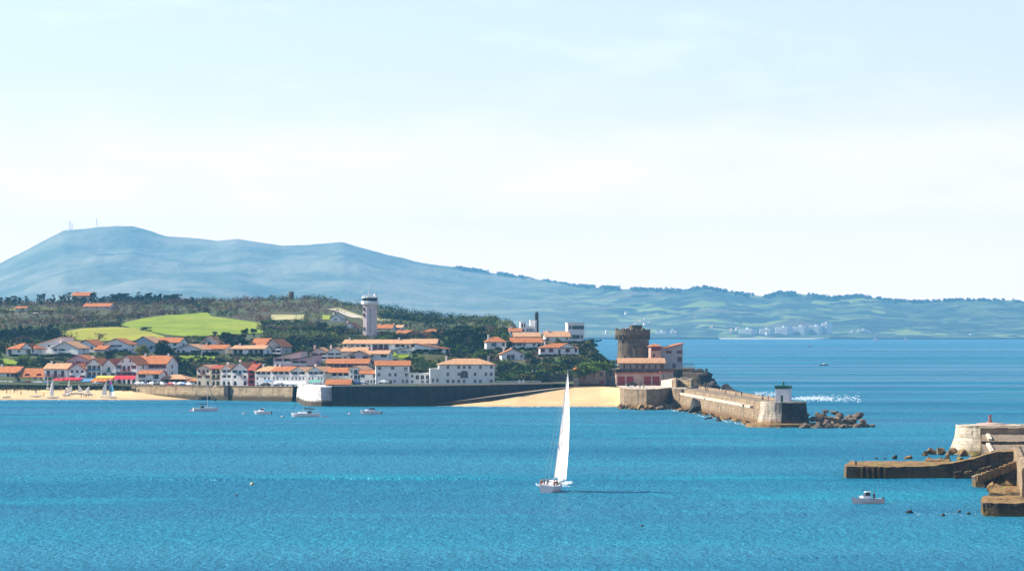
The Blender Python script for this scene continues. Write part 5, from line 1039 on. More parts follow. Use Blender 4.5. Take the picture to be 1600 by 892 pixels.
# central yacht
D = 712; root = empty('sailing_yacht', (PX(861.5, D), D, 0.0), 0, 'white sailing yacht under full white sail in the middle of the bay', 'sailing yacht')
root.rotation_euler = (R(7.5), 0, R(80)) # bow away and to the right
hb = hull(11.6, 3.3, 1.3).build('hull', [M['gel'], M['frame']], root, smooth=False)
cabin = MB(); cabin.prism([(-1.2, -1.1), (3.4, -.7), (3.8, 0), (3.4, .7), (-1.2, 1.1)], 1.3, 1.85, scale_top=.9).build('cabin', M['gel'], root, bevel=.05)
MB().box(-.8, 2.6, -1.07, -1.0, 1.5, 1.68).build('cabin_window', M['glass'], root)
mh = 21.3
MB().tube([(1.3, 0, 1.3), (1.25, 0, 10), (1.05, 0, mh)], [.11, .10, .06], 8).build('mast', M['grey_metal'], root)
bang = R(-34); bx, by = 1.2-4.9*math.cos(bang), 4.9*math.sin(bang)
MB().tube([(1.2, 0, 2.5), (bx, by, 2.45)], .09).build('boom', M['grey_metal'], root)
sail_mesh((1.15, -.05, 2.6), (1.02, 0, mh-.3), (bx, by, 2.6), .8, 1.0).build('mainsail', M['sailcloth'], root, smooth=True, fix=False)
sail_mesh((5.5, 0, 1.7), (1.3, 0, mh-2.2), (.6, -1.7, 2.3), .6, .1).build('headsail', M['sailcloth'], root, smooth=True, fix=False)
rg = MB(); rg.tube([(5.5, 0, 1.6), (1.15, 0, mh-.6)], .02, 4); rg.tube([(-5.1, 0, 1.4), (1.05, 0, mh)], .012, 4)
for s in (-1, 1): rg.tube([(1.0, s*1.7, 1.35), (1.1, s*1.0, 12), (1.08, 0, 18.5)], .011, 4)
rg.build('rigging', M['grey_metal'], root)
for zz, wd in ((8.2, 1.3), (14.2, 1.0)): MB().tube([(1.15, -wd, zz), (1.15, 0, zz+.1), (1.15, wd, zz)], .045, 5).build('spreader', M['grey_metal'], root)
rl = MB()
for s in (-1, 1):
    for x in (-5.1, -4, -2.5, 0, 2, 4): wv = 1.55*(1 if x < 1 else max(.3, math.cos((x-1)/5*1.4))); rl.tube([(x, s*wv, 1.25), (x, s*wv, 1.95)], .02, 4)
    rl.tube([(-5.1, s*1.45, 1.95), (0, s*1.6, 1.95), (2, s*1.45, 2.0), (5.1, s*.2, 2.2)], .02, 4)
rl.tube([(-5.15, -1.3, 1.25), (-5.15, -1.3, 2.1), (-5.15, 1.3, 2.1), (-5.15, 1.3, 1.25)], .03, 5); rl.build('guard_rail', M['grey_metal'], root)
MB().lathe([(.45, 0), (.5, .03), (.45, .06)], 14, cap=True).build('wheel', M['dark'], root).location = (-4.0, 0, 1.9)
MB().box(-5.3, -5.2, .9, 1.25, 1.4, 2.0).build('life_ring', M['orange_cloth'], root)
M_ = root.matrix_basis
for i, (lx, ly, tp, bt, lb) in enumerate([(-3.4, .8, 'navy', 'navy', 'crew member in navy standing in the cockpit of the sailing yacht'), (-4.6, 1.2, 'white', 'beige', 'crew member in white at the left rail of the sailing yacht'), (-3.8, -1.1, 'red', 'navy', 'crew member in red at the right side of the yacht cockpit'), (-2.6, .4, 'navy', 'black', 'crew member in navy beside the cabin of the sailing yacht'), (-2.0, -1.2, 'black', 'black', 'dark clothed crew member forward of the one in red')]):
    p = M_ @ Vector((lx, ly, .75)); person(p.x, p.y, p.z-.15, 2 if i % 2 else 0, tp, bt, lb)
def cabin_boat(px, py, L, rz, label, style, outboard=True, sz=1.0):
    p = WP(px, py); root = empty('motorboat', (p.x, p.y, 0), rz, label, 'motorboat', None)
    hull(L, L*.36, L*.15, sheer=.45).build('hull', [M['gel'], M['frame']], root)
    MB().tube([(-L*.48, s*L*.17, L*.13) for s in (1,)]+[(0, L*.182, L*.15), (L*.3, L*.13, L*.18)], .03, 4).tube([(-L*.48, -L*.17, L*.13), (0, -L*.182, L*.15), (L*.3, -L*.13, L*.18)], .03, 4).build('rub_rail', M['dark'], root)
    c = MB(); z0 = L*.15
    if style == 'cuddy': 
        c.prism([(-L*.08, -L*.13), (L*.2, -L*.10), (L*.3, 0), (L*.2, L*.10), (-L*.08, L*.13)], z0, z0+L*.10, scale_top=.85).build('cabin', M['gel'], root, bevel=.03)
        MB().prism([(-L*.05, -L*.11), (L*.12, -L*.09), (L*.12, L*.09), (-L*.05, L*.11)], z0+L*.10+.003, z0+L*.2, scale_top=.82).build('windscreen', M['glass'], root)
        MB().prism([(-L*.09, -L*.11), (L*.10, -L*.09), (L*.10, L*.09), (-L*.09, L*.11)], z0+L*.203, z0+L*.225).build('hardtop', M['gel'], root, bevel=.02)
    else:
        c.prism([(-L*.2, -L*.13), (L*.22, -L*.11), (L*.34, 0), (L*.22, L*.11), (-L*.2, L*.13)], z0, z0+L*.08, scale_top=.85).build('cabin', M['gel'], root, bevel=.03)
        MB().prism([(-L*.2, -L*.11), (L*.08, -L*.1), (L*.14, 0), (L*.08, L*.1), (-L*.2, L*.11)], z0+L*.083, z0+L*.16, scale_top=.78).build('windscreen', M['glass'], root)
    rl = MB(); rl.tube([(L*.1, -L*.15, z0), (L*.12, -L*.15, z0+.5), (L*.52, 0, z0+.75), (L*.12, L*.15, z0+.5), (L*.1, L*.15, z0)], .02, 5); rl.build('bow_rail', M['grey_metal'], root)
    if outboard:
        e = MB(); e.prism([(-L*.56, -.18), (-L*.47, -.18), (-L*.47, .18), (-L*.56, .18)], .35, 1.0, scale_top=.8); e.box(-L*.53, -L*.5, -.06, .06, -.3, .35)
        e.build('outboard_motor', M['dark'], root, bevel=.04)
    return root
rt = cabin_boat(1356, 786.5, 5.2, R(198), 'small white motorboat with black outboard near the breakwater', 'cuddy')
p = rt.matrix_basis @ Vector((-1.0, .2, .2)); person(p.x, p.y, p.z, 0, 'navy', 'black', 'person in dark clothes standing at the stern of the near motorboat', None, 2)
cabin_boat(411, 647, 5.6, R(170), 'small white moored motorboat between the two moored yachts', 'cuddy')
cabin_boat(580, 647, 6.6, R(185), 'white moored cabin cruiser right of the bastion with dark outboard', 'cruiser')
def moored_yacht(px, py, L, rz, label, mh, cover):
    p = WP(px, py); root = empty('moored_yacht', (p.x, p.y, 0), rz, label, 'yacht')
    hull(L, L*.32, L*.12, sheer=.2).build('hull', [M['gel'], M['frame']], root)
    MB().prism([(-L*.12, -L*.09), (L*.24, -L*.06), (L*.3, 0), (L*.24, L*.06), (-L*.12, L*.09)], L*.12, L*.165, scale_top=.88).build('cabin', M['gel'], root, bevel=.04)
    MB().tube([(L*.08, 0, L*.12), (L*.08, 0, mh)], [.07, .05]).build('mast', M['frame'], root)
    MB().tube([(L*.08, 0, L*.27), (-L*.34, 0, L*.26)], .05).build('boom', M['grey_metal'], root)
    MB().tube([(L*.06, 0, L*.285), (-L*.12, 0, L*.29), (-L*.33, 0, L*.27)], [.2, .17, .1]).build('sail_cover', M[cover], root)
    MB().tube([(L*.49, 0, L*.16), (L*.3, 0, lerp(L*.16, mh, .45)), (L*.1, 0, mh*.96)], [.05, .09, .05]).build('furled_headsail', M['dark' if cover == 'dark' else 'blue_paint'], root)
    rg = MB(); rg.tube([(-L*.49, 0, L*.14), (L*.08, 0, mh)], .015, 3)
    for s in (-1, 1): rg.tube([(L*.06, s*L*.15, L*.13), (L*.08, 0, mh*.9)], .015, 3)
    rg.build('rigging', M['grey_metal'], root)
    MB().prism([(-L*.2, -L*.1), (-L*.06, -L*.09), (-L*.06, L*.09), (-L*.2, L*.1)], L*.125, L*.21, scale_top=.8).build('spray_hood', M['dark'], root)
    rl = MB()
    for s in (-1, 1): rl.tube([(-L*.48, s*L*.13, L*.12), (-L*.48, s*L*.13, L*.21), (0, s*L*.155, L*.21), (L*.3, s*L*.1, L*.22), (L*.5, 0, L*.24)], .018, 4)
    rl.build('guard_rail', M['grey_metal'], root)
moored_yacht(321, 642, 8.6, R(12), 'moored white sailing yacht with bare mast, left of the bay', 9.6, 'blue_paint')
moored_yacht(478, 651, 9.2, R(172), 'larger moored white yacht with dark sail cover before the white bastion', 11.0, 'dark')
p = WP(509, 651.5); root = empty('dinghy', (p.x, p.y, 0), R(175), 'tiny white dinghy trailing behind the larger moored yacht', 'dinghy'); hull(2.2, 1.1, .35).build('hull', [M['gel'], M['dark']], root); MB().box(-.1, .15, -.5, .5, .36, .42).build('thwart', M['wood'], root)
for px, py, c, lb in ((299, 642, 'pink', 'pink mooring buoy left of the left moored yacht'), (381, 646.5, 'pinkw', 'pale pink mooring buoy left of the small moored motorboat'), (441, 651.5, 'pinkw', 'pale mooring buoy left of the larger moored yacht'), (546, 647, 'pinkw', 'pale mooring buoy left of the cabin cruiser'), (394, 757, 'yel', 'small yellowish float alone in the left foreground water'), (1003, 822, 'blk', 'tiny dark float in the water below the sailing yacht'), (369, 775, 'blk', 'tiny dark float below the yellowish one')):
    p = WP(px, py); mt = mat('buoy_'+c, {'pink': (.65, .2, .22), 'pinkw': (.75, .55, .5), 'yel': (.6, .55, .3), 'blk': (.04, .04, .04)}[c], None, 2, .5); root = empty('mooring_buoy', (p.x, p.y, 0), 0, lb, 'buoy'); s = .42 if c not in ('blk',) else .25
    MB().lathe([(.1*s, -.6*s), (.8*s, -.3*s), (s, .2*s), (.75*s, .8*s), (.2*s, 1.1*s)], 14).build('float', mt, root, smooth=True); MB().tube([(0, 0, 1.05*s), (0, 0, 1.5*s)], .06*s).build('ring', M['dark'], root)
# far boats
def far_boat(px, py, L, label, sail=False, rz=0):
    p = WP(px, py); root = empty('distant_boat', (p.x, p.y, 0), rz, label, 'boat')
    hull(L, L*.34, L*.12).build('hull', [M['dark'] if not sail else M['gel'], M['frame']], root)
    if sail: MB().tube([(0, 0, 0), (0, 0, L*1.5)], .12).build('mast', M['grey_metal'], root); sail_mesh((0, 0, L*.2), (0, 0, L*1.45), (-L*.5, 0, L*.2), .5, .5).build('mainsail', M['sailcloth'], root, fix=False); sail_mesh((L*.45, 0, L*.15), (0, 0, L*1.3), (.1, 0, L*.2), .4).build('headsail', M['sailcloth'], root, fix=False)
    else: MB().prism([(-L*.1, -L*.1), (L*.2, -L*.1), (L*.2, L*.1), (-L*.1, L*.1)], L*.12, L*.28, scale_top=.8).build('cabin', M['gel'], root)
far_boat(1287, 571, 7, 'distant small dark motorboat alone right of the dike')
far_boat(1266, 541.5, 9, 'very distant dark boat below the far beach')
far_boat(1368, 534, 14, 'distant white sailing boat, left one of two before the far wooded coast', True)
far_boat(1415, 533.4, 11, 'distant white sailing boat, right one of two before the far wooded coast', True)
far_boat(850, 0, 1, '') if False else None
# beach sailing craft
def beach_sail(px, py, h, w, label, cat='sailing dinghy', rz=0, cols=None, kind='cat'):
    x, y, z = beach_at(px, py); root = empty('beach_catamaran' if kind == 'cat' else 'sailing_dinghy', (x, y, z), rz, label, 'catamaran' if kind == 'cat' else 'dinghy')
    L = 4.8 if kind == 'cat' else 3.4
    if kind == 'cat':
        for s in (-1, 1):
            q = hull(L, .45, .4, draft=.1).build('hull', [M['gel'], M['gel']], root); q.location = (0, s*1.0, .15)
        MB().box(-1.2, .8, -1, 1, .5, .56).build('trampoline', M['dark'], root)
    else: hull(L, 1.3, .5, draft=.15).build('hull', [M['gel'], M['wood']], root).location = (0, 0, .15)
    MB().tube([(.5, 0, .4), (.4, 0, h)], .06).build('mast', M['grey_metal'], root)
    if w:
        s = sail_mesh((.4, 0, 1.0), (.35, 0, h-.1), (.4-w, .5, 1.0), .3, w*.25); me = s.build('sail', [M['sailcloth']] if not cols else [M[c] for c in cols], root, fix=False, smooth=True)
        if cols:
            n = len(me.data.polygons)//2
            for i, pg in enumerate(me.data.polygons): row = (i % n)//8; pg.material_index = min(len(cols)-1, row*len(cols)//14)
M['magenta_cloth'] = mat('magenta_cloth', (.5, .06, .35), None, 2); M['teal_cloth'] = mat('teal_cloth', (.05, .3, .4), None, 2)
beach_sail(82, 622, 7.8, 1.7, 'beached catamaran with one tall white sail on the left beach', rz=R(10))
beach_sail(172, 621.5, 8.0, 2.6, 'beached catamaran with magenta and teal striped sail', rz=R(160), cols=['white_cloth', 'teal_cloth', 'blue_cloth', 'magenta_cloth', 'white_cloth'])
beach_sail(165, 621, 6.6, 1.9, 'beached catamaran with cream sail just left of the striped sail', rz=R(20), cols=['white_cloth', 'white_cloth'])
for i, (px, py, h, w) in enumerate(((103, 618.5, 2.8, 1.6), (111, 616.5, 3.8, 1.5), (124, 616, 3.9, 1.6), (138, 618, 3.8, 1.9))): beach_sail(px, py, h, w, ['shortest white sailed dinghy, leftmost of the four on the beach', 'second white sailed dinghy from the left on the beach', 'third white sailed dinghy from the left on the beach', 'rightmost of the four white sailed dinghies, with people beside it'][i], rz=R((200, 30, 190, 10)[i]), kind='dinghy')
beach_sail(56, 620, 1.5, 0, 'beached catamaran without sails at the left of the beach', rz=R(5)); beach_sail(10, 621.5, 1.0, 0, 'low beached boat nearest the left frame edge', rz=R(5), kind='dinghy')
beach_sail(75, 606, 6, .8, 'furled white sail standing on the bank by the flat roofed house', rz=R(100), kind='dinghy'); beach_sail(108, 606.5, 4.6, .8, 'white furled sail standing before the red awning', rz=R(60), kind='dinghy')

# foam and wake
def foam(name, pts, label=None):
    mb = MB()
    for (x, y, a, b_) in pts:
        n = 9; ph = random.uniform(0, 6); top_ = []
        for i in range(n): t_ = 6.2832*i/n; r_ = 1+.3*math.sin(t_*3+ph)+random.uniform(-.15, .15); top_.append((x+a*r_*math.cos(t_), y+b_*r_*math.sin(t_)))
        mb.prism(top_, -.15, 0.06+min(.35, a*.05), scale_top=.55)
    return tag(mb.build(name, M['foam']), kind='stuff' if False else 'structure')
pts = []
for i in range(750):
    px = random.choice([random.uniform(1236, 1345), random.uniform(1245, 1300), random.uniform(1180, 1235)]); py = random.gauss(622, 1.0+(px-1236)*.020) if px > 1236 else random.uniform(612, 620); p = WP(px, py); pts.append((p.x, p.y, random.uniform(.08, .75), random.uniform(.4, 2.0)))
foam('foam', pts)
pts = []
for i in range(60):
    p = WP(random.uniform(838, 893), random.gauss(757, 2.0)); pts.append((p.x, p.y, random.uniform(.1, .5), random.uniform(.3, 1.2)))
for i in range(40): p = WP(random.gauss(887, 3.5), random.gauss(754, 1.2)); pts.append((p.x, p.y, random.uniform(.15, .6), random.uniform(.3, 1.5)))
foam('foam', pts)
pts = [(WP(random.uniform(1430, 1530), 0+random.gauss(803, 1.4))) for i in range(14)]; foam('foam', [(p.x, p.y, random.uniform(.05, .16), random.uniform(.1, .4)) for p in pts])
pts = []
for i in range(60): t_ = random.random(); x, y = dike_pt(t_, random.uniform(-6, -3.2)); pts.append((x, y, random.uniform(.1, .5), random.uniform(.4, 1.5)))
foam('foam', pts)

def ripple(pts, w=1.4, h=.22):
    P = [WP(*p) for p in pts]; D_ = []
    for i in range(len(P)-1):
        n = 14
        for j in range(n): D_.append(P[i].lerp(P[i+1], j/n))
    D_.append(P[-1]); mb = MB(); k = 0
    for i, p in enumerate(D_):
        d = (D_[min(i+1, len(D_)-1)]-D_[max(i-1, 0)]).normalized(); n = Vector((-d.y, d.x, 0)); e = math.sin(math.pi*i/(len(D_)-1))**.4*(.45+.55*abs(noise.noise(p*.06)))*1.2
        for u, z in ((-1, .006), (-.4, .5), (0, 1), (.4, .5), (1, .006)): q = p+n*(u*w+noise.noise(p*.11)*2.2); mb.v.append((q.x, q.y, max(.006, z*h*e)))
        if i:
            for a in range(4): mb.f.append((k-5+a, k+a, k+a+1, k-4+a)); mb.mi.append(0)
        k += 5
    tag(mb.build('wake', SEA, smooth=True, fix=False), kind='structure')
ripple([(845, 752), (760, 758), (640, 772), (520, 790)], 1.52, 0.32); ripple([(845, 748), (600, 748), (300, 750), (0, 746)], 1.24, 0.37); ripple([(896, 753), (960, 762), (1080, 780), (1200, 806), (1260, 822)], 1.66, 0.28)
ripple([(805, 770), (800, 790), (830, 820), (860, 840)], 1.73, 0.23); ripple([(870, 772), (960, 790), (1100, 800), (1230, 818)], 1.38, 0.18); ripple([(1010, 872), (1150, 874), (1300, 870), (1380, 866)], 1.10, 0.18); ripple([(0, 671), (200, 672), (330, 676)], 1.73, 0.28); ripple([(860, 696), (1000, 700), (1150, 703)], 1.38, 0.18)
pts = []
for i in range(150):
    px = random.uniform(-30, 250); D = np.interp(px, [0, 120, 210, 260], [1643, 1650, 1644, 1655])-random.uniform(-1, 2.5); pts.append((PX(px, D), D, random.uniform(.6, 2.2), random.uniform(.15, .5)))
for i in range(150):
    px = random.uniform(690, 968); D = np.interp(px, [700, 760, 860, 968], [1509, 1500, 1498, 1497])-random.uniform(-1, 2.5); pts.append((PX(px, D), D, random.uniform(.6, 2.2), random.uniform(.15, .5)))
foam('foam', pts)
# ------------------------------------------------------------------ trees
def tree_proto(kind, seed):
    rg = np.random.default_rng(seed)
    if kind == 'pine':        # broad dark maritime pine, unit: height 10
        n = 26; C = np.stack([rg.normal(0, 2.1, n), rg.normal(0, 2.1, n), rg.uniform(2.0, 8.6, n)], 1); C[:, :2] *= (1.2-np.abs(C[:, 2:3]-5.0)/6); Rr = rg.uniform(.9, 1.7, n); lf, sz, mt, fl = 55, .55, 'leaf_dark', .75
    elif kind == 'tall_pine':
        n = 18; C = np.stack([rg.normal(0, 1.2, n), rg.normal(0, 1.2, n), rg.uniform(1.3, 9, n)], 1); C[:, :2] *= (1.35-C[:, 2:3]/9); Rr = rg.uniform(.7, 1.3, n); lf, sz, mt, fl = 50, .5, 'leaf_dark', .8
    elif kind == 'umbrella':
        n = 14; C = np.stack([rg.normal(0, 2.2, n), rg.normal(0, 2.2, n), rg.uniform(7.6, 9.3, n)], 1); Rr = rg.uniform(.8, 1.3, n); lf, sz, mt, fl = 50, .5, 'leaf_dark', .5
    elif kind == 'bush':
        n = 16; C = np.stack([rg.normal(0, 2.6, n), rg.normal(0, 2.6, n), rg.uniform(1.5, 7.8, n)], 1); C[:, :2] *= (1.2-np.abs(C[:, 2:3]-4)/7); Rr = rg.uniform(1.1, 2.2, n); lf, sz, mt, fl = 60, .7, 'leaf_green', .85
    elif kind == 'round':
        n = 26; C = rg.normal(size=(n, 3)); C /= np.linalg.norm(C, axis=1, keepdims=True); C *= rg.uniform(1.5, 2.9, (n, 1)); C[:, 2] += 5.8; Rr = rg.uniform(1.1, 1.8, n); lf, sz, mt, fl = 60, .55, 'leaf_green', .95
    elif kind == 'bare':
        n = 24; C = np.stack([rg.normal(0, 1.8, n), rg.normal(0, 1.8, n), rg.uniform(3.2, 8.6, n)], 1); Rr = rg.uniform(.8, 1.5, n); lf, sz, mt, fl = 34, .38, 'twig', 1
    elif kind == 'palm':
        n = 0; C = np.zeros((0, 3)); Rr = []; lf, sz, mt, fl = 0, 0, 'leaf_green', 1
    if kind == 'palm':
        V_ = []
        for i in range(26):
            a = i*2.4; el = (i % 5)*.28-.25; pv = Vector((0, 0, 8.6)); dr = Vector((math.cos(a)*math.cos(el), math.sin(a)*math.cos(el), math.sin(el)+.5)); L_ = 3.4
            for q in range(6):
                nx = pv+dr*L_/6; dr.z -= .28; sd_ = Vector((-math.sin(a), math.cos(a), 0))*(.42*(1-q/7)); V_.append([tuple(pv-sd_), tuple(pv+sd_), tuple(nx+sd_*.85), tuple(nx-sd_*.85)]); pv = nx
        V_ = np.array(V_)
    else: V_ = leaves(C, Rr, lf, sz, fl)
    cr = quads('crown', V_, M[mt]); cr_me = cr.data; bpy.data.objects.remove(cr)
    tk = MB(); tk.tube([(0, 0, -1.5), (.1, 0, 2.5), (.0, .1, 6.2), (.1, 0, 8.4)], [.34, .27, .16, .05], 7)
    if kind != 'palm':
        for i in range(min(12, n)): c = C[i]; s_ = max(1.6, c[2]*.55); tk.tube([(.05, 0, s_), tuple((np.array([0.05, 0, s_])+c)/2+np.array([0, 0, -.2])), tuple(c)], [.12, .08, .03], 4)
    t_o = tk.build('trunk', M['bark']); tm = t_o.data; bpy.data.objects.remove(t_o)
    return cr_me, tm
PROTO = {k: [tree_proto(k, 100+i*7+j) for j in range(4 if k in ('pine', 'tall_pine', 'bush', 'bare') else 2)] for i, k in enumerate(['pine', 'tall_pine', 'umbrella', 'bush', 'round', 'bare', 'palm'])}
VAR = {}
def tree(kind, x, y, z, h, w, label, group=None, mt=None, name=None):
    cm, tm = random.choice(PROTO[kind])
    if kind not in ('palm', 'umbrella'): z -= .10*h; h *= 1.08
    if mt:
        key = (cm.name, mt)
        if key not in VAR: q = cm.copy(); q.materials.clear(); q.materials.append(M[mt]); VAR[key] = q
        cm = VAR[key]
    names = {'pine': 'pine_tree', 'tall_pine': 'pine_tree', 'umbrella': 'umbrella_pine', 'bush': 'bushy_tree', 'round': 'round_tree', 'bare': 'bare_tree', 'palm': 'palm_tree'}
    root = empty(name or names[kind], (x, y, z), random.uniform(0, 6.28), label, 'palm tree' if kind == 'palm' else 'tree', group)
    base_w = {'pine': 8.0, 'tall_pine': 5, 'umbrella': 7.5, 'bush': 9, 'round': 7.5, 'bare': 7.5, 'palm': 6.5}[kind]
    root.scale = (w/base_w, w/base_w, h/10)
    for nm, me in (('crown', cm), ('trunk', tm)): o = bpy.data.objects.new(nm, me); COL.objects.link(o); o.parent = root
def tree_at(kind, px, py, hpx, wpx, label, group=None, mt=None, D0=None, name=None):
    p = hit(px, py, D0)
    if p is None: return
    k = p.y/F; tree(kind, p.x, p.y, p.z-.2, hpx*k, wpx*k, label, group, mt, name)
def band(n, kinds, pxr, basef, hr, wr, label, group, mts=(None,)):
    for i in range(n):
        px = lerp(pxr[0], pxr[1], (i+random.uniform(.1, .9))/n); py = basef(px)+random.uniform(-1.5, 1.5); tree_at(random.choice(kinds), px, py, random.uniform(*hr), random.uniform(*wr), label, group, random.choice(mts))
I = lambda *a: (lambda p: float(np.interp(p, a[0], a[1])))
# hilltop
band(26, ['tall_pine', 'pine'], (-20, 185), I([0, 185], [476.5, 476]), (13, 20), (9, 15), 'dark hilltop tree in the row along the skyline at far left', 'hilltop trees on the far left skyline')
band(24, ['tall_pine', 'pine'], (176, 280), I([176, 280], [476, 474]), (14, 21), (9, 14), 'tall dark tree in the dense hilltop row right of the farmhouse', 'hilltop trees right of the farmhouse')
band(12, ['bare'], (268, 334), I([268, 334], [476, 478]), (10, 15), (10, 15), 'bare brown tree on the hilltop right of the dark row', 'bare hilltop trees', ('twig',))
tree_at('tall_pine', 300, 478, 17, 13, 'single dark evergreen among the bare hilltop trees')
band(14, ['bush', 'bare'], (-10, 110), I([0, 110], [492, 489]), (8, 12), (10, 14), 'shrubby tree on the far left slope below the small white house', 'trees on the far left slope', ('twig', 'leaf_olive', 'leaf_green'))
band(34, ['bare', 'bush'], (60, 330), I([60, 200, 330], [506, 498, 488]), (8, 13), (9, 14), 'brownish leafless tree on the wooded slope above the green field', 'leafless trees above the field', ('twig', 'twig', 'leaf_olive', 'twig'))
band(22, ['bush'], (100, 190), I([100, 190], [513, 508]), (7, 11), (8, 12), 'dark bushy tree in the hedge line behind the pale field', 'hedge line trees left', ('leaf_olive', 'leaf_green', 'twig'))
# far-left dark wood
band(30, ['tall_pine', 'pine'], (-25, 92), I([0, 50, 92], [536, 533, 530]), (19, 28), (12, 17), 'dark conifer in the wood behind the far left villas', 'dark conifer wood at left')
band(8, ['bare'], (25, 50), I([25, 50], [537, 536]), (10, 15), (9, 13), 'pale bare tree in front of the dark conifer wood', 'bare trees before the conifer wood')
tree_at('round', 222, 560, 25, 27, 'yellow green willow like tree behind the long white house', None, 'leaf_yellow'); tree_at('round', 254, 562, 34, 36, 'big dark round tree above the long white house', None, 'leaf_dark')
tree_at('bare', 155, 533, 16, 20, 'bare brown tree rising behind the small orange roofs'); tree_at('bush', 228, 518, 10, 17, 'dark clump of trees between the two fields', None, 'leaf_dark')
tree_at('pine', 352, 550, 33, 42, 'largest dark pine right of the white gable'); tree_at('pine', 372, 546, 27, 28, 'dark pine right of the largest one'); tree_at('tall_pine', 336, 535, 20, 16, 'dark tree at the left edge of the pine clump')
tree_at('umbrella', 383, 541, 26, 18, 'left umbrella pine against the green field'); tree_at('umbrella', 397, 539, 28, 20, 'right umbrella pine against the green field'); tree_at('bush', 318, 533, 10, 20, 'low green trees left of the pine clump', None, 'leaf_green')
tree_at('bush', 388, 553, 16, 18, 'green tree behind the beige roofed bungalow')
band(20, ['bush', 'bare'], (262, 345), I([262, 345], [531, 530]), (5, 8), (8, 12), 'low tree along the lower edge of the green field', 'trees below the green field', ('twig', 'leaf_olive', 'leaf_green'))
band(34, ['bush', 'bare', 'round'], (405, 560), I([405, 560], [517, 522]), (9, 14), (11, 17), 'greenish brown tree on the slope left of the signal tower', 'trees left of the signal tower', ('leaf_olive', 'leaf_green', 'twig', 'leaf_dark'))
band(22, ['bush', 'bare', 'round'], (410, 560), I([410, 560], [534, 536]), (10, 15), (12, 18), 'green tree behind the terraced flats', 'trees behind the terraced flats', ('leaf_olive', 'leaf_green', 'twig', 'leaf_olive'))
band(16, ['bush'], (408, 500), I([408, 500], [508, 508]), (7, 11), (10, 14), 'dark bushy tree below the straw coloured field', 'dark trees below the straw field', ('leaf_dark', 'leaf_green'))
tree_at('pine', 452, 552, 34, 40, 'big dark pine left of the terraced flats'); tree_at('pine', 466, 549, 26, 28, 'dark pine beside the big one left of the flats'); tree_at('pine', 505, 522, 21, 32, 'dark pine on the slope under the pale road', None); tree_at('pine', 533, 523, 16, 24, 'dark pine left of the orange gabled house')
tree_at('pine', 503, 545, 24, 36, 'wide dark tree above the pale roofed flats'); tree_at('pine', 486, 548, 20, 26, 'dark tree above the tall terrace house')
tree_at('round', 487, 577, 16, 18, 'round dark tree between the pink terrace houses', None, 'leaf_dark'); tree_at('bush', 503, 577, 14, 14, 'green tree right of the round dark one on the slope')
band(26, ['bare', 'bush', 'round'], (592, 690), I([592, 690], [528, 529]), (9, 14), (11, 16), 'brown tree in the belt above the upper terrace', 'brown trees above the upper terrace', ('twig', 'leaf_olive', 'leaf_green', 'twig_red'))
tree_at('round', 668, 528, 12, 26, 'rust coloured round tree in the belt above the terrace', None, 'rust_leaf'); tree_at('bush', 580, 529, 10, 14, 'olive tree at the foot of the signal tower', None, 'leaf_olive'); tree_at('bush', 567, 530, 9, 12, 'brown bush left of the foot of the signal tower', None, 'twig_red')
band(24, ['bush', 'pine'], (600, 705), I([600, 705], [497, 505]), (6, 11), (12, 18), 'dark evergreen on the ridge right of the signal tower', 'evergreens on the right ridge', ('leaf_dark', 'leaf_green', 'leaf_dark'))
for i, (px, py, h, w) in enumerate(((702, 541, 32, 34), (715, 548, 38, 38), (730, 550, 43, 44), (742, 547, 40, 38), (724, 538, 34, 38), (751, 545, 28, 28), (738, 556, 30, 30), (690, 532, 22, 28))): tree_at('pine', px, py, h, w, 'dark pine in the great dark clump right of the upper terrace', 'great clump of dark pines')
band(18, ['bush', 'bare', 'round'], (700, 800), I([700, 800], [520, 519]), (7, 13), (10, 16), 'mixed tree on the plateau behind the great pine clump', 'plateau trees', ('leaf_olive', 'leaf_green', 'twig', 'leaf_dark'))
tree_at('bush', 768, 526, 17, 24, 'brown bare tree right of the great pine clump', None, 'twig'); tree_at('bush', 783, 527, 12, 22, 'green tree behind the hipped villa')
tree_at('round', 797, 545, 14, 14, 'small dark round tree between the two orange roofed villas', None, 'leaf_dark'); tree_at('tall_pine', 852, 543, 15, 15, 'dark tree right of the long low villa'); tree_at('round', 872, 537, 8, 10, 'small green round tree before the headland annex', None, 'leaf_green')
for px, py, h, w, l in ((796, 583, 22, 18, 'palm tree with bright fronds below the small villa'), (788, 580, 18, 16, 'left palm tree below the small villa'), (650, 577, 16, 13, 'palm tree between the two large hotels'), (806, 588, 16, 14, 'right lower palm tree below the small villa')): tree_at('palm', px, py, h, w, l, None, 'leaf_bright' if px > 700 else None)
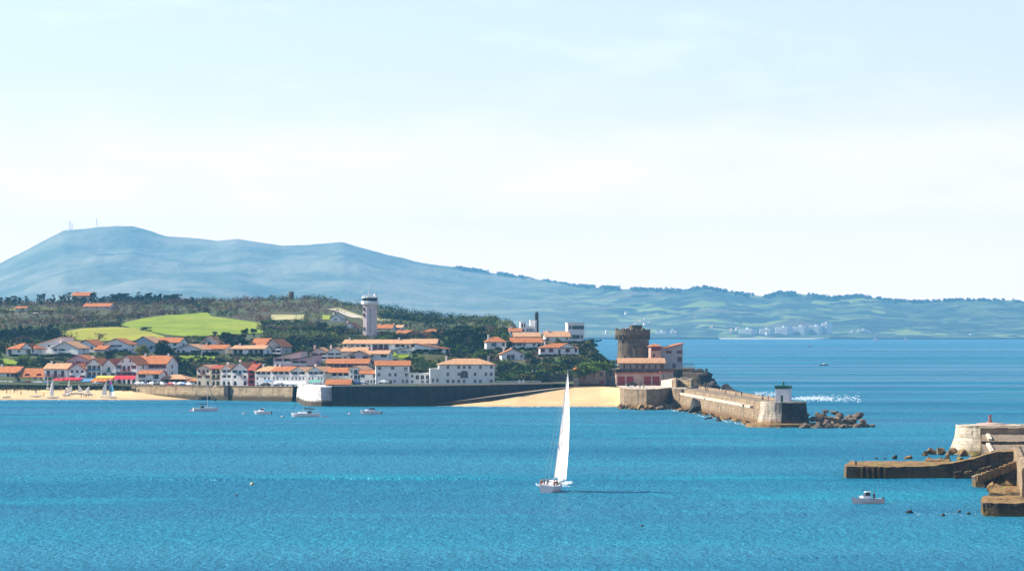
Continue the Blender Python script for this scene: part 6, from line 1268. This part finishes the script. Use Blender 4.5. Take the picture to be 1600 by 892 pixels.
for px, py, h, w, mt, l in ((645, 583, 16, 20, 'leaf_dark', 'dark bushy tree behind the low link building'), (662, 582, 20, 24, 'leaf_green', 'green tree behind the link building'), (672, 574, 16, 18, 'leaf_olive', 'olive tree above the hotel wing'), (652, 568, 10, 20, 'leaf_dark', 'dark shrub under the red roofed flats'), (780, 598, 20, 14, 'leaf_dark', 'dark tree at the right end of the largest hotel'), (792, 597, 16, 20, 'leaf_dark', 'dark bushes by the road wall'), (808, 596, 14, 18, 'leaf_green', 'green bush below the right palm'), (815, 580, 15, 20, 'leaf_bright', 'bright green bush below the small villa'),
                          (850, 572, 12, 22, 'leaf_olive', 'olive bush left below the red shuttered villa'), (870, 574, 11, 24, 'leaf_green', 'green bush below the red shuttered villa'), (890, 568, 12, 22, 'leaf_dark', 'dark bush right below the red shuttered villa'), (836, 566, 10, 16, 'leaf_dark', 'dark bush between the villas'), (765, 553, 10, 20, 'leaf_olive', 'olive bush before the hipped villa'), (745, 567, 10, 26, 'leaf_green', 'green shrubbery above the hotel roof'), (720, 560, 8, 30, 'leaf_dark', 'dark shrubbery above the hotel roof at centre'), (640, 562, 5, 20, 'leaf_dark', 'dark shrub above the small lawn'), (825, 598, 12, 14, 'leaf_dark', 'dark bush left of the pale trunk')):
    tree_at('bush', px, py, h, w, l, None, mt, name='bush')
for i, (px, py, h, w) in enumerate(((915, 545, 12, 22), (925, 540, 14, 24), (935, 548, 14, 26), (945, 556, 16, 22), (918, 560, 14, 26), (932, 566, 16, 24), (905, 566, 14, 24), (952, 566, 18, 20), (943, 572, 16, 22), (910, 552, 10, 20))): tree_at('bush', px, py, h, w, 'dark windswept bush on the headland behind the ivy building', 'bushes on the headland', ('leaf_dark', 'leaf_dark', 'leaf_olive', 'leaf_green')[i % 4], name='bush')
for i, (px, D, zt_, w) in enumerate(((914, 1551, 586, 30), (928, 1552, 583, 32), (942, 1553, 583, 28), (904, 1547, 592, 14), (954, 1557, 581, 22), (921, 1553, 582, 26))): tree('bush', PX(px, D), D, PZ(zt_, D), 5.6, w*D/F, 'bright green ivy mound spilling over the old stone building', 'ivy on the old building', 'leaf_bright' if i < 3 else 'leaf_green', name='ivy_mound')
for i in range(64):
    px = random.uniform(778, 897); D = random.choice([1612, 1625, 1650, 1672, 1690, 1710]) if px > 840 else random.choice([1590, 1600, 1625, 1650, 1672, 1690, 1710]); tree('bush', PX(px, D), D, ground(PX(px, D), D)-.5, random.uniform(3, 6), random.uniform(5, 9), 'dark bush on the bank above the long road wall', 'bushes above the road wall', random.choice(['leaf_dark', 'leaf_dark', 'leaf_green', 'leaf_olive']), name='bush')
tag(MB().tube([(PX(831, 1600), 1600, 7), (PX(832, 1600), 1600, 9.5), (PX(832.5, 1600), 1600, 12.6)], [.5, .38, .3], 8).build('pollard_trunk', mat('pale_bark', (.42, .33, .22), None, 2)), 'thick pale pollarded tree trunk by the road wall', 'tree trunk')
# left front gaps
for px, py, h, w, mt, l in ((12, 577, 9, 30, 'leaf_bright', 'light green hedge bush behind the leftmost white house'), (32, 574, 14, 18, 'leaf_dark', 'dark bush behind the low red dormer house'), (50, 571, 12, 18, 'leaf_green', 'green bush behind the red dormer house'), (62, 568, 11, 16, 'leaf_dark', 'dark bush left of the square white house roof'), (80, 566, 8, 20, 'leaf_dark', 'dark bush above the square white house'), (95, 563, 8, 18, 'leaf_dark', 'dark bush above the pale orange roof'), (28, 598, 22, 8, 'leaf_dark', 'dark cypress like bush between the two leftmost houses'),
                          (110, 562, 6, 12, 'leaf_dark', 'low bush below the pale gabled villa'), (170, 557, 6, 20, 'leaf_dark', 'low dark bush before the paired window villa'), (190, 556, 6, 18, 'leaf_green', 'green bush right before the paired window villa'), (285, 576, 14, 26, 'leaf_green', 'green bush on the slope above the pavilion'), (268, 580, 14, 20, 'leaf_dark', 'dark bush right of the long white house'), (300, 584, 16, 24, 'leaf_dark', 'dark bush above the tiny kiosk'), (284, 592, 14, 22, 'leaf_dark', 'dark bush behind the pavilion roof'), (345, 566, 9, 26, 'leaf_dark', 'dark hedge bush above the quay row'), (375, 564, 9, 26, 'twig_red', 'russet bush above the blue shuttered house'), (410, 568, 10, 28, 'twig', 'brown bush above the quay row'), (425, 572, 8, 20, 'leaf_olive', 'olive bush left of the tall terrace house'), (315, 572, 9, 20, 'leaf_olive', 'olive bush at the end of the small lawn'), (330, 570, 9, 20, 'leaf_dark', 'dark bush right of the small lawn')):
    tree_at('bush', px, py, h, w, l, None, mt, name='bush')
def in_field(px, py):
    for a, b_, top_, bot in FIELDS:
        if a-1 <= px <= b_+1 and np.interp(px, *zip(*top_))-1 <= py <= np.interp(px, *zip(*bot))+1.5: return True
    return False
G9 = 'small garden trees between the houses'
for it in range(900):
    px = random.uniform(-10, 905); D = random.uniform(1745, 1900)
    if px > 840 and D > 1850: continue
    x = PX(px, D); z = ground(x, D); h_ = random.uniform(3, 6); tp = PY0+(CH-z-h_)*F/D; bs = PY0+(CH-z)*F/D
    if z < 9 or in_field(px, bs) or in_field(px, tp): continue
    if any(h['x0']-6 < px < h['x1']+6 and h['D']-2 < D+3 < h['D']+h['depth']+8 for h in H): continue
    if any(h['x0']-5 < px < h['x1']+5 and D < h['D'] and tp < h['base']-2.5 and bs > h['ridge'] for h in H): continue
    if sum(1 for o in bpy.data.objects if o.get('group') == G9) > 120: break
    tree(random.choice(['bush', 'round', 'bush', 'tall_pine']), x, D, z, h_, random.uniform(4, 7), 'small garden tree growing in the gaps between the hillside houses', G9, random.choice(['leaf_dark', 'leaf_green', 'leaf_olive', 'leaf_dark', 'leaf_bright']))
def hedge(px0, px1, py, hpx, label, mt='leaf_dark'):
    pts = [hit(px, py) for px in np.arange(px0, px1, 1.6)]; pts = [p for p in pts if p is not None]
    if not pts: return
    C = np.array([(p.x, p.y, p.z+hpx*p.y/F*.45) for p in pts]); o_ = C[0].copy()
    o = quads('hedge', leaves(C-o_, np.full(len(C), hpx*pts[0].y/F*.62), 50, .4), M[mt]); o.location = o_; tag(o, label, 'hedge')
hedge(258, 340, 556, 5, 'long dark clipped hedge below the central gabled villa'); hedge(16, 58, 557, 3, 'dark hedge before the low far left villa'); hedge(60, 122, 558, 4, 'dark hedge below the pale villas'); hedge(165, 205, 553, 4, 'low dark hedge before the large white gable'); hedge(360, 440, 558, 4, 'dark hedge before the beige bungalow')
hedge(640, 700, 553, 4, 'dark terrace hedge under the red roofed flats'); hedge(775, 845, 548, 3, 'hedge before the long low villa'); hedge(842, 905, 558, 4, 'dark hedge under the red shuttered villa', 'leaf_dark'); hedge(690, 745, 548, 4, 'green clipped hedge curving below the great pines', 'leaf_green'); hedge(870, 915, 537, 3.5, 'dark hedge at the foot of the flat roofed headland house')
# scrub stuff
CS = {'twig': [], 'twig_red': [], 'leaf_olive': [], 'leaf_green': [], 'leaf_dark': []}
for it in range(9500):
    px = random.uniform(-250, 975); D = random.uniform(1735, 2950) if random.random() < .72 else random.uniform(1700, 2050)
    if D < dfront(px)+25: continue
    x = PX(px, D); z = ground(x, D)
    if z < 3: continue
    s = random.uniform(1.5, 3.4) if D > 1950 else random.uniform(.8, 1.5)
    py = PY0+(CH-z)*F/D; tp = PY0+(CH-z-s*1.7)*F/D
    if in_field(px, py) or in_field(px, tp+1): continue
    bad = False
    for h in H:
        if h['x0']-4 < px < h['x1']+4 and D < h['D']+h['depth']+3 and tp < h['base']-1.2 and py > h['ridge']: bad = True; break
    if bad: continue
    u = min(.99, max(0, .5+1.15*noise.noise(Vector((x/38, D/90, 2)))+random.gauss(0, .07)))
    if 370 < px < 430 and 480 < py < 505: c = 'twig_red' if u < .7 else 'twig'
    elif D > 2150: c = 'twig' if u < .5 else 'leaf_olive' if u < .68 else 'twig_red' if u < .76 else 'leaf_dark' if u < .88 else 'leaf_green'
    else: c = 'leaf_green' if u < .35 else 'leaf_olive' if u < .6 else 'leaf_dark' if u < .85 else 'twig'
    if px > 590 and D > 2150: c = 'leaf_dark' if u < .6 else 'leaf_green' if u < .85 else 'leaf_olive'
    if px > 860: c = 'leaf_dark' if u < .6 else 'leaf_olive'
    CS[c].append((x, D, z+s*.5, s))
for c, L in CS.items():
    if L: L = np.array(L); tag(quads('scrub', leaves(L[:, :3], L[:, 3], 34, .62, .85), M[c]), kind='stuff')
L = []
for it in range(900):
    px = random.uniform(-60, 212); D = np.interp(px, [0, 180, 212], [1704, 1696, 1684])-random.uniform(-3, 7); L.append((PX(px, D), D, 3.3+random.uniform(-.2, .7), random.uniform(.4, .8)))
L = np.array(L); tag(quads('bank_scrub', leaves(L[:, :3], L[:, 3], 24, .35, .8), M['leaf_dark']), kind='stuff')
L2 = L[::4]+np.array([0, -1.5, .1, 0]); tag(quads('bank_scrub', leaves(L2[:, :3], L2[:, 3], 24, .3, .8), M['leaf_olive']), kind='stuff')
for i in range(30):
    px = random.uniform(-20, 214); D = np.interp(px, [0, 180, 214], [1698, 1691, 1680])-random.uniform(-1, 4); rock(PX(px, D), D, 3.2, random.uniform(.5, 1.0), ROCKS, 'small rock in the bank between the left beach and the road', 'rocks of the beach bank')

# ------------------------------------------------------------------ far mountain, foothills, coast
RX = [-900, -500, -200, 0, 50, 100, 150, 205, 260, 340, 370, 440, 480, 535, 600, 650, 720, 800, 900, 1000, 1030, 1062, 1100, 1150, 1200, 1215, 1250, 1300, 1340, 1400, 1430, 1500, 1560, 1600, 1800, 2200]
RY = [500, 488, 455, 412, 385, 358, 352, 350, 366, 374, 371, 383, 384, 380, 397, 408, 418, 430, 446, 451, 452, 453, 448, 457, 463, 457, 458, 465, 461, 469, 471, 468, 468, 471, 482, 495]
def n2(x, y, s): 
    return math.sin(x*s+1.7*math.sin(y*s*.7+.5))*math.cos(y*s*.83+1.3*math.sin(x*s*.6+2))
from mathutils import noise
DC = 12800.0
mb = MB(); nc, nrw = 560, 90
for i in range(nc+1):
    px = lerp(-900, 2200, i/nc); dcr = np.interp(px, [0, 800, 1050, 1600], [16700, 16400, 15000, 14600]); zc = PZ(np.interp(px, RX, RY), dcr)
    for j in range(nrw+1):
        t_ = j/nrw*1.25; D = lerp(DC, dcr, t_); x = PX(px, D)
        if t_ <= 1: pr = (t_**.9)*(1-.12*math.sin(math.pi*t_))
        else: pr = 1-(t_-1)*2.2
        q = noise.fractal(Vector((x/900, D/900, 3)), 1.0, 2.0, 6); q2 = noise.fractal(Vector((x/130, D/130, 7)), 1.0, 2.0, 4)
        amp = min(1, t_*5)*(1.0 if t_ < .93 else .25); z = zc*pr+q*zc*.13*amp+q2*4*min(1, t_*8)
        z += min(1, max(0, (px-700)/250))*min(1, t_*4)*(1 if t_ < .9 else .3)*(noise.fractal(Vector((x/420, D/520, 11)), 1.0, 2.0, 5)*17)
        if px > 1000: z += max(0, 1-abs(t_-.35)/.25)*14*abs(noise.noise(Vector((x/500, 5, 1))))
        mb.v.append((x, D, z-.8 if t_ > 0.01 else -2))
for i in range(nc):
    for j in range(nrw): a = i*(nrw+1)+j; mb.f.append((a, a+nrw+1, a+nrw+2, a+1)); mb.mi.append(0)
mh_ = mat('mountain', (0.085, 0.115, 0.045), (0.026, 0.045, 0.022), 0.006, .95, 12, .02, detail=12, lo=.44, hi=.56)
mixin(mh_, (0.19, 0.24, 0.06), 0.005, .55, .58); mixin(mh_, (0.15, 0.11, 0.075), 0.0017, .56, .66); mixin(mh_, (0.016, 0.03, 0.018), .009, .53, .57)
t = mh_.node_tree; b = t.nodes['Principled BSDF']; old = b.inputs['Base Color'].links[0].from_socket
def nd(kind, **kw):
    q = t.nodes.new(kind)
    for a, v in kw.items(): setattr(q, a, v)
    return q
g = nd('ShaderNodeNewGeometry'); sp = nd('ShaderNodeSeparateXYZ'); dv = nd('ShaderNodeMath', operation='DIVIDE'); nz = nd('ShaderNodeTexNoise'); nz.inputs['Scale'].default_value = .0009; nz.inputs['Detail'].default_value = 8
aa = nd('ShaderNodeMath', operation='MULTIPLY_ADD'); mr = nd('ShaderNodeMapRange'); hx = nd('ShaderNodeMix', data_type='RGBA'); hn = nd('ShaderNodeTexNoise'); hn.inputs['Scale'].default_value = .003; hn.inputs['Detail'].default_value = 12
hr = nd('ShaderNodeValToRGB'); hr.color_ramp.elements[0].color = (0.10, 0.125, 0.07, 1); hr.color_ramp.elements[1].color = (0.23, 0.22, 0.14, 1); hr.color_ramp.elements[0].position = .42; hr.color_ramp.elements[1].position = .62
L_ = t.links.new; L_(g.outputs['Position'], sp.inputs[0]); L_(sp.outputs['X'], dv.inputs[0]); L_(sp.outputs['Y'], dv.inputs[1]); L_(g.outputs['Position'], nz.inputs['Vector']); L_(g.outputs['Position'], hn.inputs['Vector'])
L_(nz.outputs['Fac'], aa.inputs[0]); aa.inputs[1].default_value = .10; L_(dv.outputs[0], aa.inputs[2]); mr.inputs['From Min'].default_value = .085; mr.inputs['From Max'].default_value = .045; L_(aa.outputs[0], mr.inputs['Value'])
L_(hn.outputs['Fac'], hr.inputs[0]); L_(mr.outputs[0], hx.inputs[0]); L_(old, hx.inputs[6]); L_(hr.outputs[0], hx.inputs[7]); L_(hx.outputs[2], b.inputs['Base Color'])
hl = tag(mb.build('hills', mh_, smooth=True, fix=False), kind='structure')
def hill_z(px, D):
    dcr = np.interp(px, [0, 800, 1050, 1600], [16700, 16400, 15000, 14600]); return PZ(np.interp(px, RX, RY), dcr)
# skyline trees of the foothills as stuff
L = []
for it in range(2600):
    px = random.uniform(700, 1650); dcr = np.interp(px, [0, 800, 1050, 1600], [16700, 16400, 15000, 14600]); D = dcr-abs(random.gauss(0, 60)); zc = PZ(np.interp(px, RX, RY), dcr)
    if noise.noise(Vector((px/23, 0, 0)))+.5*noise.noise(Vector((px/5, 3, 0))) < random.uniform(-.35, .25): continue
    L.append((PX(px, D), D, zc+random.uniform(-10, 2), random.uniform(3, 9)))
L = np.array(L); tag(quads('far_wood', leaves(L[:, :3], L[:, 3], 14, 6, .8), leafmat('far_foliage', (0.06, 0.085, 0.035), (0.04, 0.06, 0.03))), kind='stuff')
# coast strip, far beach
def strip(name, px0, px1, D0, D1, z, mt): tag(MB().prism([P2(px0, D0), P2(px1, D0), P2(px1, D1), P2(px0, D1)], -1, z).build(name, mt), kind='structure')
tag(MB().prism([P2(1130, 12560), P2(1270, 12560), P2(1300, 12930), P2(1118, 12930)], -3, [.1, .1, 6, 6]).build('beach', mat('far_sand', (.42, .37, .29), (.30, .27, .20), .01)), kind='structure'); strip('coast', 880, 1122, 12700, 12950, 6, M['rock']); strip('coast', 1296, 1800, 12700, 12950, 5, M['rock'])
FB = mat('far_block_wall', (.78, .76, .72), (.66, .64, .60), .02)
def far_block(px0, px1, py, hpy, label, D=12960, dep=26, grp='apartment blocks on the far shore'):
    k = D/F; w = (px1-px0)*k; hh = (py-hpy)*k; root = empty('apartment_block', (PX((px0+px1)/2, D), D, 0), R(-42), label, 'apartment block', grp)
    z0 = PZ(py, D); mb = MB(); nf = max(2, int(hh/3.2)); mb.box(-w/2, w/2, 0, dep, z0-6, z0+hh)
    mb.box(-w*.1, w*.05, dep*.3, dep*.6, z0+hh, z0+hh+4); mb.build('wall', FB, root)
    wn_ = MB()
    for i in range(nf): z = z0+i*hh/nf; wn_.box(-w*.45, w*.45, -.5, -.05, z+1.1, z+2.3)
    wn_.build('window_bands', M['glass'], root); bl = MB()
    for i in range(nf): z = z0+i*hh/nf; bl.box(-w*.47, w*.47, -2.2, -.6, z-.1, z+1.0)
    bl.build('balconies', FB, root)
for i, (a, b_, t_) in enumerate(((1152, 1178, 514), (1184, 1206, 514), (1209, 1234, 511), (1236, 1260, 510), (1262, 1282, 509), (1282, 1294, 505))): far_block(a, b_, 529, t_, ['leftmost low pale apartment block behind the far beach', 'second pale apartment block from the left on the far shore', 'third pale apartment block from the left on the far shore', 'fourth pale apartment block from the left on the far shore', 'fifth pale apartment block from the left on the far shore', 'tallest narrow pale apartment block at the right end of the far row'][i])
for i, (a, b_, t_, bb) in enumerate(((1326, 1334, 518, 529), (1338, 1343, 516, 529), (1346, 1350, 514, 529), (1353, 1358, 518, 529), (1500, 1530, 523.5, 526.5), (1006, 1010, 520, 529), (1022, 1042, 518, 528), (1046, 1052, 516, 528))): far_block(a, b_, bb, t_, 'pale building on the far shore, ' + ['wide first one right of the apartment row', 'slim second one right of the apartment row', 'slim third one right of the apartment row', 'fourth one right of the apartment row', 'long low one on the wooded point at far right', 'slimmest one near the fort', 'wide one just right of the fort', 'small one right of the fort'][i], 13000, 14)
# scattered white houses on far hills
for i in range(16):
    px = random.choice([random.gauss(1020, 30), random.gauss(1180, 40), random.uniform(850, 1330)]); t_ = random.uniform(.06, .5); dcr = np.interp(px, [0, 800, 1050, 1600], [16700, 16400, 15000, 14600]); D = lerp(DC, dcr, t_); x = PX(px, D)
    zc = PZ(np.interp(px, RX, RY), dcr); pr = (t_**.9)*(1-.12*math.sin(math.pi*t_)); q = noise.fractal(Vector((x/900, D/900, 3)), 1.0, 2.0, 6); z = zc*pr+q*zc*.13*min(1, t_*5)
    s = random.uniform(3, 4.5); root = empty('distant_house', (x, D, z), random.uniform(-.6, .6), 'small pale distant house on the foothills across the water', 'house', 'distant houses on the foothills')
    MB().box(-s, s, -5, 5, -6, 7).poly([(-s, -5, 7), (-s, 5, 7), (-s, 0, 11)]).poly([(s, -5, 7), (s, 5, 7), (s, 0, 11)]).build('wall', FB, root); MB().poly([(-s-1, -6, 6.6), (s+1, -6, 6.6), (s+1, 0, 11.2), (-s-1, 0, 11.2)]).poly([(-s-1, 6, 6.6), (s+1, 6, 6.6), (s+1, 0, 11.2), (-s-1, 0, 11.2)]).build('roof', M['tile_pale'], root)
for px, py, ht, lb in ((109, 357, 16, 'lattice mast on the left shoulder of the mountain'), (112.5, 357, 12, 'shorter mast beside the lattice mast on the mountain'), (151, 352, 14, 'thin mast on the mountain top left of the summit')):
    D = 16600; z = PZ(py, D)-6; k = D/F; root = empty('radio_mast', (PX(px, D), D, z), 0, lb, 'radio mast'); g_ = MB()
    for a in range(3): g_.tube([(4*math.cos(a*2.1), 4*math.sin(a*2.1), 0), (0, 0, ht*k)], .55, 4)
    g_.build('lattice', M['grey_metal'], root)

# ------------------------------------------------------------------ haze
hb = MB().box(-11500, 11500, -300, 17900, -5, 500).build('haze', []) if False else None
mb = MB().box(-11500, 11500, -300, 17900, -5, 500); hm = bpy.data.materials.new('haze_air'); hm.use_nodes = True; ht_ = hm.node_tree; ht_.nodes.clear()
ou = ht_.nodes.new('ShaderNodeOutputMaterial'); pv = ht_.nodes.new('ShaderNodeVolumePrincipled'); pv.inputs['Density'].default_value = 4.8e-5; pv.inputs['Color'].default_value = (0.20, 0.62, 1.0, 1); pv.inputs['Anisotropy'].default_value = 0.1
ht_.links.new(pv.outputs[0], ou.inputs['Volume'])
hz = mb.build('haze', hm); tag(hz, kind='stuff')
